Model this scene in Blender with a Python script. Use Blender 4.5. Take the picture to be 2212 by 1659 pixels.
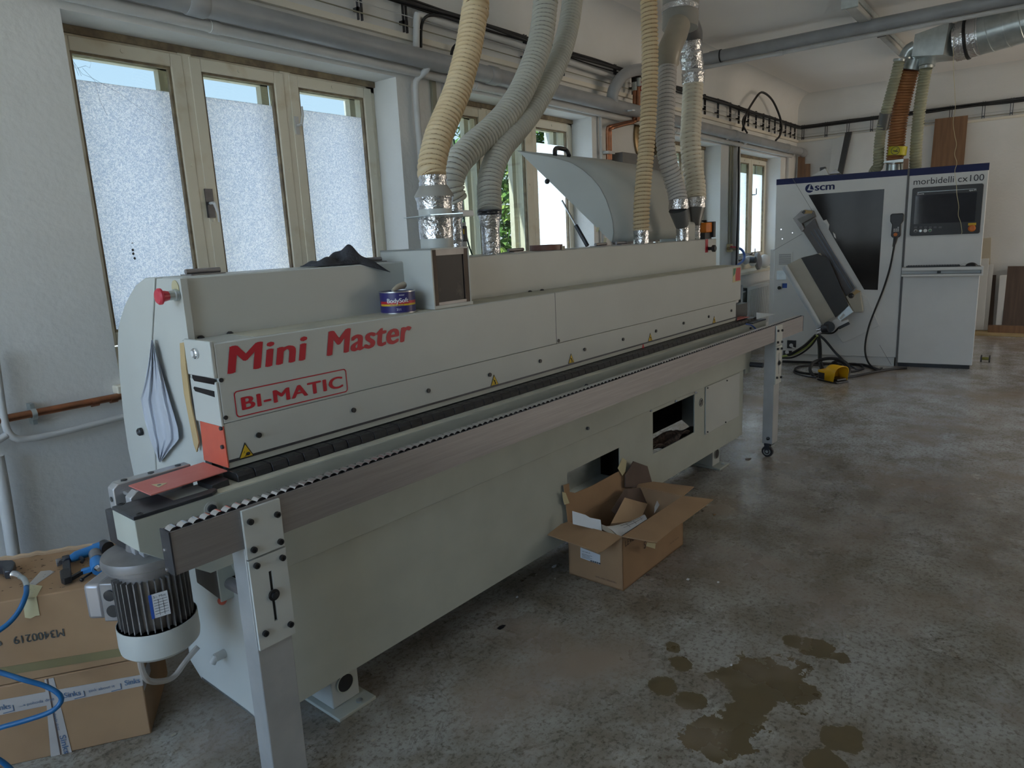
import bpy, math, random
from mathutils import Vector, Matrix
random.seed(7)
for o in list(bpy.data.objects): bpy.data.objects.remove(o)
SC = bpy.context.scene
COL = SC.collection
PI = math.pi

# ------------------------------------------------------------------ camera
# world frame: X along the window wall towards the far end, Y towards the windows, Z up, floor at 0
F_PX, CX, CY = 1518.7, 1106.0, 829.5
YAW, PIT, ROL, EYE = 0.661037, 0.2035705, 0.047929, 1.6
fw = Vector((math.cos(YAW)*math.cos(PIT), math.sin(YAW)*math.cos(PIT), -math.sin(PIT)))
rt = Vector((math.sin(YAW), -math.cos(YAW), 0.0))
dn = fw.cross(rt)
cr, sr = math.cos(ROL), math.sin(ROL)
R0 = cr*rt + sr*dn
R1 = -sr*rt + cr*dn
cam_d = bpy.data.cameras.new('camera'); cam = bpy.data.objects.new('camera', cam_d); COL.objects.link(cam)
cam_d.sensor_width = 36.0; cam_d.lens = F_PX/2212*36.0; cam_d.clip_start = .02; cam_d.clip_end = 200
cam.matrix_world = Matrix(((R0.x, -R1.x, -fw.x, 0), (R0.y, -R1.y, -fw.y, 0), (R0.z, -R1.z, -fw.z, EYE), (0, 0, 0, 1)))
SC.camera = cam

# ------------------------------------------------------------------ sky, exposure
SC.view_settings.view_transform = 'Standard'; SC.view_settings.look = 'None'
SC.view_settings.gamma = 1.0; SC.view_settings.use_curve_mapping = False
SC.view_settings.exposure = 0.12
world = bpy.data.worlds.new('World'); SC.world = world; world.use_nodes = True
wn = world.node_tree; wn.nodes.clear()
wo = wn.nodes.new('ShaderNodeOutputWorld'); wb = wn.nodes.new('ShaderNodeBackground')
tc = wn.nodes.new('ShaderNodeTexCoord'); sp = wn.nodes.new('ShaderNodeSeparateXYZ'); rp = wn.nodes.new('ShaderNodeValToRGB')
wn.links.new(tc.outputs['Generated'], sp.inputs[0]); wn.links.new(sp.outputs['Z'], rp.inputs[0])
rp.color_ramp.elements[0].position = 0.0; rp.color_ramp.elements[1].position = 1.0; rp.color_ramp.elements[0].color = (1.0, .94, .86, 1)
e_ = rp.color_ramp.elements.new(.16); e_.color = (.74, .85, 1.0, 1)
rp.color_ramp.elements[2].position = 0.6; rp.color_ramp.elements[2].color = (.46, .66, 1, 1)
wn.links.new(rp.outputs[0], wb.inputs[0]); wb.inputs[1].default_value = 5.2
wn.links.new(wb.outputs[0], wo.inputs[0])

sun_d = bpy.data.lights.new('sun', 'SUN'); sun_d.energy = 28.0; sun_d.angle = .02; sun_d.color = (1, .90, .76)
sun = bpy.data.objects.new('sun', sun_d); COL.objects.link(sun)
sun.rotation_euler = Vector((.66, -.20, -.85)).to_track_quat('-Z', 'Y').to_euler(); sun.location = (-8, 6, 9)

# ------------------------------------------------------------------ frames and pixel rays
ANG = {'w': 0.0, 'm': -0.0420534, 'c': 0.137507}      # room, edge bander, far machine

def at(px, py, ax, val, fr='m'):
    """the point where the sight line through a photograph pixel meets a known plane of a frame"""
    d = R0*((px-CX)/F_PX) + R1*((py-CY)/F_PX) + fw
    a = ANG[fr]; c, s = math.cos(a), math.sin(a)
    d = Vector((c*d.x+s*d.y, -s*d.x+c*d.y, d.z)); o = Vector((0, 0, EYE))
    i = 'xyz'.index(ax)
    return o + d*((val-o[i])/d[i])

# ------------------------------------------------------------------ materials
MATS = {}
def mat(name, col, rough=.5, metal=0., var=.06, nscale=6., bump=0., bscale=60., col2=None, alpha=None, spec=.5, coat=0., detail=4, stretch=None, thr=None):
    m = bpy.data.materials.new(name); m.use_nodes = True; nt = m.node_tree
    b = nt.nodes['Principled BSDF']
    b.inputs['Roughness'].default_value = rough; b.inputs['Metallic'].default_value = metal
    b.inputs['Specular IOR Level'].default_value = spec
    if coat: b.inputs['Coat Weight'].default_value = coat
    c2 = col2 or tuple(max(0, c*(1-var*2)) for c in col)
    t = nt.nodes.new('ShaderNodeTexCoord'); n = nt.nodes.new('ShaderNodeTexNoise'); r = nt.nodes.new('ShaderNodeValToRGB')
    src = t.outputs['Object']
    if stretch:
        mp = nt.nodes.new('ShaderNodeMapping'); mp.inputs['Scale'].default_value = stretch
        nt.links.new(src, mp.inputs[0]); src = mp.outputs[0]
    n.inputs['Scale'].default_value = nscale; n.inputs['Detail'].default_value = detail
    nt.links.new(src, n.inputs['Vector']); nt.links.new(n.outputs['Fac'], r.inputs[0])
    a, z = thr or (.35, .68)
    r.color_ramp.elements[0].position = a; r.color_ramp.elements[1].position = z
    r.color_ramp.elements[0].color = (*c2, 1); r.color_ramp.elements[1].color = (*col, 1)
    nt.links.new(r.outputs[0], b.inputs['Base Color'])
    if bump:
        n2 = nt.nodes.new('ShaderNodeTexNoise'); n2.inputs['Scale'].default_value = bscale; n2.inputs['Detail'].default_value = 3
        bp = nt.nodes.new('ShaderNodeBump'); bp.inputs['Strength'].default_value = bump; bp.inputs['Distance'].default_value = .01
        nt.links.new(src, n2.inputs['Vector']); nt.links.new(n2.outputs['Fac'], bp.inputs['Height']); nt.links.new(bp.outputs[0], b.inputs['Normal'])
    if alpha is not None: b.inputs['Alpha'].default_value = alpha
    MATS[name] = m
    return m

M_paint = mat('machine_paint', (.53, .545, .515), .38, var=.03, nscale=3, spec=.5)
M_paint2 = mat('machine_paint_green', (.47, .49, .43), .45, var=.05, nscale=5)
M_dust = mat('dusty_top', (.56, .53, .42), .7, col2=(.46, .45, .38), nscale=9)
M_steel = mat('brushed_aluminium', (.33, .31, .31), .40, .6, var=.08, nscale=4, stretch=(1, 8, 30))
M_dsteel = mat('dark_steel', (.10, .105, .12), .35, .7, var=.15, nscale=25)
M_chrome = mat('chrome', (.75, .76, .80), .14, 1., var=.03)
M_legp = mat('leg_paint', (.45, .455, .45), .4, .25, var=.08, nscale=9)
M_black = mat('black_plastic', (.02, .02, .022), .4, var=.1)
M_rubber = mat('black_rubber', (.03, .03, .034), .38, var=.25, nscale=60)
M_red = mat('signal_red', (.50, .012, .03), .4, var=.04)
M_ered = mat('mushroom_red', (.62, .05, .08), .35, var=.05)
M_orange = mat('orange_guard', (.66, .13, .075), .38, col2=(.58, .10, .06), nscale=14)
M_orangeL = mat('worn_red_guard', (.60, .20, .17), .5, col2=(.55, .15, .13), nscale=10)
M_yel = mat('warning_yellow', (.72, .47, .02), .5, var=.03)
M_ped = mat('pedal_yellow', (.85, .47, .01), .4, var=.04)
M_wall = mat('wall_plaster', (.78, .78, .765), .85, col2=(.72, .72, .70), nscale=1.6, bump=.25, bscale=35)
M_wallc = mat('wall_plaster_cream', (.80, .755, .66), .85, col2=(.74, .70, .60), nscale=1.6, bump=.2, bscale=35)
M_ceil = mat('ceiling_plaster', (.90, .875, .84), .9, col2=(.85, .82, .78), nscale=.7, bump=.15, bscale=20)
M_wood = mat('window_paint', (.76, .71, .58), .5, col2=(.60, .50, .34), nscale=6, thr=(.22, .45))
M_oldw = mat('stained_frame', (.30, .24, .15), .7, col2=(.16, .12, .08), nscale=18)
M_pipe = mat('grey_plastic_pipe', (.36, .37, .38), .4, var=.08, nscale=6)
M_wpipe = mat('white_painted_pipe', (.60, .60, .59), .45, var=.05)
M_cop = mat('copper', (.48, .20, .11), .35, .9, col2=(.30, .15, .09), nscale=12)
M_cable = mat('black_cable', (.018, .018, .02), .5, var=.2)
M_card = mat('cardboard', (.40, .245, .13), .8, col2=(.34, .205, .11), nscale=5)
M_cardl = mat('cardboard_light', (.50, .35, .22), .8, col2=(.44, .30, .18), nscale=6)
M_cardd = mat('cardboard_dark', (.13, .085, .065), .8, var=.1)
M_tape = mat('parcel_tape', (.50, .46, .43), .4, var=.06, nscale=12)
M_mask = mat('masking_tape', (.62, .55, .33), .7, var=.05)
M_paper = mat('white_paper', (.70, .71, .72), .7, var=.03)
M_creamh = mat('cream_hose', (.88, .74, .50), .38, col2=(.84, .67, .42), nscale=8)
M_greyh = mat('grey_hose', (.80, .79, .71), .35, var=.05)
M_whiteh = mat('pale_hose', (.80, .76, .72), .4, var=.05)
M_greenh = mat('green_grey_hose', (.55, .55, .40), .4, var=.08)
M_ornh = mat('orange_hose', (.62, .32, .15), .4, col2=(.54, .27, .12), nscale=9)
M_foil = mat('aluminium_foil_tape', (.78, .78, .80), .22, 1., var=.05, bump=1.0, bscale=42)
M_galv = mat('galvanised_sheet', (.60, .65, .65), .32, .7, col2=(.48, .53, .53), nscale=14)
M_navy = mat('navy_stripe', (.012, .02, .10), .45, var=.05, spec=.25)
M_cnc = mat('cnc_paint', (.74, .745, .73), .38, var=.02)
M_dglass = mat('smoked_glass', (.022, .020, .020), .10, var=.1, spec=.12)
M_screen = mat('dark_screen', (.03, .033, .045), .05, var=.1, spec=.35)
M_blue = mat('tool_blue', (.03, .20, .50), .35, var=.06)
M_bhose = mat('blue_air_hose', (.01, .13, .33), .3, var=.05)
M_motor = mat('motor_casting', (.30, .29, .29), .42, .5, col2=(.22, .21, .21), nscale=12)
M_cloth = mat('dark_cloth', (.055, .058, .07), .95, var=.2, nscale=18, bump=.5, bscale=80)
M_brown = mat('oak_board', (.27, .15, .08), .55, col2=(.20, .11, .06), nscale=3, stretch=(1, 10, .7))
M_dbrown = mat('dark_oak_board', (.13, .085, .06), .6, col2=(.09, .06, .045), nscale=3, stretch=(1, 10, .7))
M_lath = mat('pine', (.55, .40, .20), .7, var=.08)
M_white = mat('white_plastic', (.68, .69, .70), .4, var=.03)
M_navyt = mat('tin_blue', (.035, .03, .16), .35, var=.05)
M_tin = mat('tin_metal', (.55, .55, .55), .3, .9)
M_film = mat('plastic_film', (.62, .66, .74), .35, var=.03, alpha=.8)
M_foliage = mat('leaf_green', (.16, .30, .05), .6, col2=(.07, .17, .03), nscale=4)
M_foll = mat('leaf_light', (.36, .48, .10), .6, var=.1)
M_bark = mat('bark', (.12, .09, .06), .9, var=.2)
M_out = mat('render_wall', (.75, .55, .42), .9, var=.04)
M_lamp = mat('lamp_diffuser', (.50, .50, .47), .25, var=.05)
M_amber = mat('amber_lens', (.80, .22, .01), .25, var=.05)
M_inside = mat('machine_inside', (.06, .045, .04), .8, var=.3, nscale=10)
M_green = mat('label_green', (.05, .20, .12), .5)
M_bluel = mat('label_blue', (.03, .10, .42), .5)
M_gyc = mat('green_yellow_wire', (.25, .40, .16), .5, col2=(.5, .5, .1), nscale=5)
M_clearp = mat('clear_plastic', (.55, .50, .45), .3, var=.05, alpha=.6)
M_scrap = mat('chip_beige', (.45, .40, .32), .8)

def translucent(m, f, tint=(1, 1, 1)):
    nt = m.node_tree; out = [n for n in nt.nodes if n.type == 'OUTPUT_MATERIAL'][0]; b = nt.nodes['Principled BSDF']
    tr = nt.nodes.new('ShaderNodeBsdfTranslucent'); mx = nt.nodes.new('ShaderNodeMixShader'); mx.inputs[0].default_value = f
    src = b.inputs['Base Color'].links[0].from_socket; nt.links.new(src, tr.inputs[0])
    nt.links.new(b.outputs[0], mx.inputs[1]); nt.links.new(tr.outputs[0], mx.inputs[2]); nt.links.new(mx.outputs[0], out.inputs[0])
for m_ in (M_creamh, M_greyh, M_whiteh, M_greenh, M_ornh): translucent(m_, .32)

def glass_clear(tint):
    m = bpy.data.materials.new('clear_glass'); m.use_nodes = True; nt = m.node_tree; nt.nodes.clear()
    o = nt.nodes.new('ShaderNodeOutputMaterial'); mx = nt.nodes.new('ShaderNodeMixShader')
    t = nt.nodes.new('ShaderNodeBsdfTransparent'); g = nt.nodes.new('ShaderNodeBsdfGlossy'); 
    g.inputs['Roughness'].default_value = .02; t.inputs[0].default_value = (*tint, 1)
    mx.inputs[0].default_value = .04; nt.links.new(t.outputs[0], mx.inputs[1]); nt.links.new(g.outputs[0], mx.inputs[2])
    nt.links.new(mx.outputs[0], o.inputs[0]); return m
def glass_frost(kt, name):
    m = bpy.data.materials.new(name); m.use_nodes = True; nt = m.node_tree; nt.nodes.clear()
    o = nt.nodes.new('ShaderNodeOutputMaterial'); mx = nt.nodes.new('ShaderNodeMixShader')
    t = nt.nodes.new('ShaderNodeBsdfTransparent'); tr = nt.nodes.new('ShaderNodeBsdfTranslucent')
    tcn = nt.nodes.new('ShaderNodeTexCoord'); n = nt.nodes.new('ShaderNodeTexNoise'); r = nt.nodes.new('ShaderNodeValToRGB')
    n.inputs['Scale'].default_value = 130; n.inputs['Detail'].default_value = 1.5; n.inputs['Distortion'].default_value = 1.2
    nt.links.new(tcn.outputs['Object'], n.inputs['Vector']); nt.links.new(n.outputs['Fac'], r.inputs[0])
    r.color_ramp.elements[0].position = .44; r.color_ramp.elements[0].color = (.60*kt, .70*kt, .80*kt, 1)
    r.color_ramp.elements[1].position = .56; r.color_ramp.elements[1].color = (.92*kt, .97*kt, 1.0*kt, 1)
    bp = nt.nodes.new('ShaderNodeBump'); bp.inputs['Strength'].default_value = .8; bp.inputs['Distance'].default_value = .02
    nt.links.new(n.outputs['Fac'], bp.inputs['Height']); nt.links.new(bp.outputs[0], tr.inputs['Normal'])
    nt.links.new(r.outputs[0], tr.inputs[0]); nt.links.new(r.outputs[0], t.inputs[0])
    mx.inputs[0].default_value = .80
    nt.links.new(t.outputs[0], mx.inputs[1]); nt.links.new(tr.outputs[0], mx.inputs[2]); nt.links.new(mx.outputs[0], o.inputs[0]); return m
M_glass = glass_clear((.37, .42, .43)); M_glassc = glass_clear((.84, .93, 1.0)); M_glassr = glass_clear((.88, .83, .76)); M_frost1 = glass_frost(.50, 'hammered_glass'); M_frost = glass_frost(.85, 'frosted_glass')

# ------------------------------------------------------------------ mesh builder
class MB:
    def __init__(s): s.v = []; s.f = []
    def add(s, vs, fs):
        o = len(s.v); s.v += [Vector(v) for v in vs]; s.f += [tuple(i+o for i in f) for f in fs]; return s
    def box(s, x0, x1, y0, y1, z0, z1):
        if x0 > x1: x0, x1 = x1, x0
        if y0 > y1: y0, y1 = y1, y0
        if z0 > z1: z0, z1 = z1, z0
        v = [(x, y, z) for x in (x0, x1) for y in (y0, y1) for z in (z0, z1)]
        return s.add(v, [(0, 1, 3, 2), (4, 6, 7, 5), (0, 4, 5, 1), (2, 3, 7, 6), (0, 2, 6, 4), (1, 5, 7, 3)])
    def bar(s, p, q, w, h, up=(0, 0, 1)):
        """rectangular bar from p to q, w across, h along up"""
        p, q = Vector(p), Vector(q); d = (q-p).normalized(); u = Vector(up); sd = d.cross(u).normalized(); u = sd.cross(d).normalized()
        v = [e + sd*(a*w/2) + u*(b*h/2) for e in (p, q) for a in (-1, 1) for b in (-1, 1)]
        return s.add(v, [(0, 1, 3, 2), (4, 6, 7, 5), (0, 4, 5, 1), (2, 3, 7, 6), (0, 2, 6, 4), (1, 5, 7, 3)])
    def tube(s, pts, r, n=14, caps=True, hollow=0):
        pts = [Vector(p) for p in pts]; N = len(pts)
        rs = r if isinstance(r, (list, tuple)) else [r]*N
        T = [(pts[min(i+1, N-1)]-pts[max(i-1, 0)]).normalized() for i in range(N)]
        u = Vector((0, 0, 1)) if abs(T[0].z) < .9 else Vector((1, 0, 0))
        u = (u - T[0]*u.dot(T[0])).normalized(); vs = []
        for i in range(N):
            if i: u = (u - T[i]*u.dot(T[i])).normalized()
            w = T[i].cross(u)
            for k in range(n):
                a = 2*PI*k/n; vs.append(pts[i] + (u*math.cos(a)+w*math.sin(a))*rs[i])
        fs = [(i*n+k, i*n+(k+1) % n, (i+1)*n+(k+1) % n, (i+1)*n+k) for i in range(N-1) for k in range(n)]
        if caps: fs += [tuple(range(n))[::-1], tuple((N-1)*n+k for k in range(n))]
        return s.add(vs, fs)
    def cyl(s, p, q, r, r2=None, n=16, caps=True): return s.tube([p, q], [r, r if r2 is None else r2], n, caps)
    def ring(s, c, axis, ro, ri, t, n=24):
        a = Vector(axis).normalized(); u = a.orthogonal().normalized(); w = a.cross(u); c = Vector(c); vs = []
        for d, r in ((-t/2, ro), (t/2, ro), (t/2, ri), (-t/2, ri)):
            vs += [c + a*d + (u*math.cos(2*PI*k/n)+w*math.sin(2*PI*k/n))*r for k in range(n)]
        fs = [(j*n+k, j*n+(k+1) % n, ((j+1) % 4)*n+(k+1) % n, ((j+1) % 4)*n+k) for j in range(4) for k in range(n)]
        return s.add(vs, fs)
    def prism(s, poly, ax, a0, a1):
        """polygon of 2-D points extruded along ax; poly coords are the other two axes in xyz order"""
        def P(p, a): return {'x': (a, p[0], p[1]), 'y': (p[0], a, p[1]), 'z': (p[0], p[1], a)}[ax]
        n = len(poly); vs = [P(p, a0) for p in poly]+[P(p, a1) for p in poly]
        return s.add(vs, [tuple(range(n))[::-1], tuple(range(n, 2*n))]+[(k, (k+1) % n, n+(k+1) % n, n+k) for k in range(n)])
    def slab(s, pts, off):
        """planar polygon in space thickened by vector off"""
        n = len(pts); off = Vector(off); vs = [Vector(p) for p in pts]+[Vector(p)+off for p in pts]
        return s.add(vs, [tuple(range(n))[::-1], tuple(range(n, 2*n))]+[(k, (k+1) % n, n+(k+1) % n, n+k) for k in range(n)])
    def lathe(s, prof, c, axis=(0, 0, 1), n=28):
        a = Vector(axis).normalized(); u = a.orthogonal().normalized(); w = a.cross(u); c = Vector(c); vs = []
        for r, h in prof: vs += [c + a*h + (u*math.cos(2*PI*k/n)+w*math.sin(2*PI*k/n))*max(r, 1e-4) for k in range(n)]
        N = len(prof)
        fs = [(i*n+k, i*n+(k+1) % n, (i+1)*n+(k+1) % n, (i+1)*n+k) for i in range(N-1) for k in range(n)]
        fs += [tuple(range(n))[::-1], tuple((N-1)*n+k for k in range(n))]
        return s.add(vs, fs)
    def ball(s, c, r, n=14, sq=(1, 1, 1)):
        m = n//2; vs = []; c = Vector(c)
        for i in range(m+1):
            t = PI*i/m
            vs += [c+Vector((r*sq[0]*math.sin(t)*math.cos(2*PI*k/n), r*sq[1]*math.sin(t)*math.sin(2*PI*k/n), r*sq[2]*math.cos(t))) for k in range(n)]
        return s.add(vs, [(i*n+k, (i+1)*n+k, (i+1)*n+(k+1) % n, i*n+(k+1) % n) for i in range(m) for k in range(n)])
    def grid(s, fn, nu, nv, th=0.0):
        """surface fn(u,v) with thickness along its normal"""
        P = [[Vector(fn(i/nu, j/nv)) for j in range(nv+1)] for i in range(nu+1)]
        vs = [P[i][j] for i in range(nu+1) for j in range(nv+1)]
        W = nv+1; fs = [(i*W+j, (i+1)*W+j, (i+1)*W+j+1, i*W+j+1) for i in range(nu) for j in range(nv)]
        if th:
            N = []
            for i in range(nu+1):
                for j in range(nv+1):
                    a = P[min(i+1, nu)][j]-P[max(i-1, 0)][j]; b = P[i][min(j+1, nv)]-P[i][max(j-1, 0)]
                    N.append(a.cross(b).normalized())
            k = len(vs); vs += [v+N[i]*th for i, v in enumerate(vs)]
            fs = fs+[tuple(x+k for x in f)[::-1] for f in fs]
            for i in range(nu): fs += [(i*W, i*W+k, (i+1)*W+k, (i+1)*W), (i*W+nv, (i+1)*W+nv, (i+1)*W+nv+k, i*W+nv+k)]
            for j in range(nv): fs += [(j, j+1, j+1+k, j+k), (nu*W+j, nu*W+j+k, nu*W+j+1+k, nu*W+j+1)]
        return s.add(vs, fs)
    def wall(s, u0, u1, z0, z1, holes, mk):
        """rectangular wall piece with rectangular holes; mk(ua,ub,za,zb) adds a box"""
        us = sorted({u0, u1} | {h[i] for h in holes for i in (0, 1)}); zs = sorted({z0, z1} | {h[i] for h in holes for i in (2, 3)})
        us = [u for u in us if u0 <= u <= u1]; zs = [z for z in zs if z0 <= z <= z1]
        for a, b in zip(us, us[1:]):
            run = None
            for c, d in zip(zs, zs[1:]):
                mu, mz = (a+b)/2, (c+d)/2
                inh = any(h[0] < mu < h[1] and h[2] < mz < h[3] for h in holes)
                if inh:
                    if run: mk(a, b, *run); run = None
                else: run = (run[0], d) if run else (c, d)
            if run: mk(a, b, *run)
        return s

_tc = {}
def text_mesh(txt, bold=0., spacing=1.0):
    k = (txt, bold, spacing)
    if k in _tc: return _tc[k]
    cu = bpy.data.curves.new('t', 'FONT'); cu.body = txt; cu.size = 1.0; cu.offset = bold; cu.resolution_u = 4; cu.space_character = spacing
    ob = bpy.data.objects.new('t', cu); COL.objects.link(ob)
    dg = bpy.context.evaluated_depsgraph_get(); dg.update()
    me = bpy.data.meshes.new_from_object(ob.evaluated_get(dg))
    r = ([v.co.copy() for v in me.vertices], [tuple(p.vertices) for p in me.polygons])
    bpy.data.objects.remove(ob); bpy.data.curves.remove(cu); bpy.data.meshes.remove(me)
    _tc[k] = r; return r
CAP = None
def text(mb, txt, org, right, up, cap, width=None, bold=0., shear=0., spacing=1.0):
    """letters lying in the plane (right, up), cap = height of a capital, width = whole width"""
    global CAP
    if CAP is None: CAP = max(v.y for v in text_mesh('H')[0])
    v, f = text_mesh(txt, 0., spacing); right = Vector(right).normalized(); up = Vector(up).normalized(); org = Vector(org)
    x0 = min(p.x for p in v); x1 = max(p.x for p in v); k = cap/CAP; B = bold*k
    kx = (width-abs(shear)*cap-2*B)/(x1-x0) if width else k
    nrm = right.cross(up)*1e-5; i = 0
    for dx, dy in (((0, 0),) if not bold else ((-B, 0), (B, 0), (0, 0), (-B*.5, 0), (B*.5, 0), (0, B*.25), (0, -B*.25))):
        mb.add([org + nrm*i + right*((p.x-x0)*kx + B + dx + shear*(p.y*k+dy)) + up*(p.y*k+dy) for p in v], f); i += 1

def mesh_of(name, mb, m, org=(0, 0, 0), flat=False, ang=32):
    me = bpy.data.meshes.new(name); o = Vector(org)
    me.from_pydata([v-o for v in mb.v], [], mb.f); me.update()
    if m: me.materials.append(m)
    if not flat:
        me.polygons.foreach_set('use_smooth', [True]*len(me.polygons)); me.set_sharp_from_angle(angle=math.radians(ang))
    return me
def bevel(o, w=.003, seg=2):
    b = o.modifiers.new('b', 'BEVEL'); b.width = w; b.segments = seg; b.limit_method = 'ANGLE'; b.angle_limit = math.radians(40)
    b.harden_normals = False
class Thing:
    """a thing: an Empty at its base that carries parts; all coordinates are given in the frame fr"""
    def __init__(s, name, label, cat, org, fr='m', group=None, kind=None):
        s.o = bpy.data.objects.new(name, None); COL.objects.link(s.o); s.fr = fr; s.org = Vector(org)
        s.o.empty_display_size = .1
        place(s.o, org, fr)
        if label: s.o['label'] = label
        if cat: s.o['category'] = cat
        if group: s.o['group'] = group
        if kind: s.o['kind'] = kind
    def part(s, name, mb, m, parent=None, label=None, bev=0, kind=None, flat=False, ang=32):
        o = bpy.data.objects.new(name, mesh_of(name, mb, m, s.org, flat, ang)); COL.objects.link(o); o.parent = parent or s.o
        if label: o['label'] = label
        if kind: o['kind'] = kind
        if bev: bevel(o, bev)
        return o
def place(o, org, fr):
    a = ANG[fr]; c, sn = math.cos(a), math.sin(a); p = Vector(org)
    o.location = (c*p.x-sn*p.y, sn*p.x+c*p.y, p.z); o.rotation_euler = (0, 0, a)
def solo(name, label, cat, mb, m, org=None, fr='m', group=None, kind=None, bev=0, ang=32):
    """a thing that is one mesh"""
    if org is None:
        n = len(mb.v); org = (sum(v.x for v in mb.v)/n, sum(v.y for v in mb.v)/n, min(v.z for v in mb.v))
    o = bpy.data.objects.new(name, mesh_of(name, mb, m, org, ang=ang)); COL.objects.link(o); place(o, org, fr)
    if label: o['label'] = label
    if cat: o['category'] = cat
    if group: o['group'] = group
    if kind: o['kind'] = kind
    if bev: bevel(o, bev)
    return o
def link_copy(o, off, parent):
    c = o.copy(); COL.objects.link(c); c.parent = parent; c.location = Vector(o.location)+Vector(off); return c
def spline(P, step):
    """Catmull-Rom through P, resampled at equal steps"""
    P = [Vector(p) for p in P]; Q = [P[0]*2-P[1]]+P+[P[-1]*2-P[-2]]; out = []
    for i in range(1, len(Q)-2):
        for k in range(24):
            t = k/24; a, b, c, d = Q[i-1], Q[i], Q[i+1], Q[i+2]
            out.append(.5*((2*b)+(c-a)*t+(2*a-5*b+4*c-d)*t*t+(3*b-a-3*c+d)*t**3))
    out.append(P[-1]); L = [0]
    for a, b in zip(out, out[1:]): L.append(L[-1]+(b-a).length)
    n = max(2, int(L[-1]/step)); res = []; j = 0
    for i in range(n+1):
        s = L[-1]*i/n
        while j < len(L)-2 and L[j+1] < s: j += 1
        t = (s-L[j])/max(1e-9, L[j+1]-L[j]); res.append(out[j].lerp(out[j+1], min(1, t)))
    return res
def corr(mb, P, r, pitch=.022, amp=.0035, n=20, k=8, sharp=False):
    """spiral ribbed hose: the rib winds round the path, one turn per pitch"""
    pts = spline(P, pitch/16); N = len(pts); u = Vector((1, 0, 0)); vs = []; step = max(1, 16//k); idx = list(range(0, N, step)); e = 2.4 if sharp else 1.3
    for i in range(N):
        t = (pts[min(i+1, N-1)]-pts[max(i-1, 0)]).normalized(); u = (u-t*u.dot(t)).normalized(); w = t.cross(u)
        if i % step: continue
        for j in range(n):
            a = 2*PI*j/n; ph = (i/16-a/(2*PI)) % 1.0; d = abs(ph-.5)*2
            vs.append(pts[i]+(u*math.cos(a)+w*math.sin(a))*(r-amp*2*(1-math.sin(PI*ph))**e if not sharp else r-amp*2*d**3))
    M = len(idx); mb.add(vs, [(i*n+j, i*n+(j+1) % n, (i+1)*n+(j+1) % n, (i+1)*n+j) for i in range(M-1) for j in range(n)]+[tuple(range(n))[::-1], tuple((M-1)*n+j for j in range(n))])
def coil(P, r, pitch, wr=.0016):
    """wire helix lying in the grooves of a hose"""
    pts = spline(P, pitch/16); mb = MB(); out = []; u = None
    for i, p in enumerate(pts):
        t = (pts[min(i+1, len(pts)-1)]-pts[max(i-1, 0)]).normalized()
        if u is None: u = Vector((1, 0, 0))
        u = (u-t*u.dot(t)).normalized(); w = t.cross(u); a = 2*PI*i/16; out.append(p+(u*math.cos(a)+w*math.sin(a))*r)
    return mb.tube(out, wr, 5)
def sm(P, r, n=10, step=.02): return MB().tube(spline(P, step), r, n)

# ================================================================== THE ROOM
WY, WX, CZ = 3.42, 12.0, 3.55          # window wall, far wall, ceiling
X0, Y0 = -3.2, -5.6                    # near end and the side wall behind the camera's right
WT = .52                               # wall thickness
# window openings in the window wall: x0, x1, sill z, head z
WIN = [(1.43, 3.355, 1.02, 2.635), (3.86, 5.74, 1.0, 2.63), (6.95, 8.82, 1.0, 2.61), (9.38, 11.2, 1.0, 2.60)]

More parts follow.
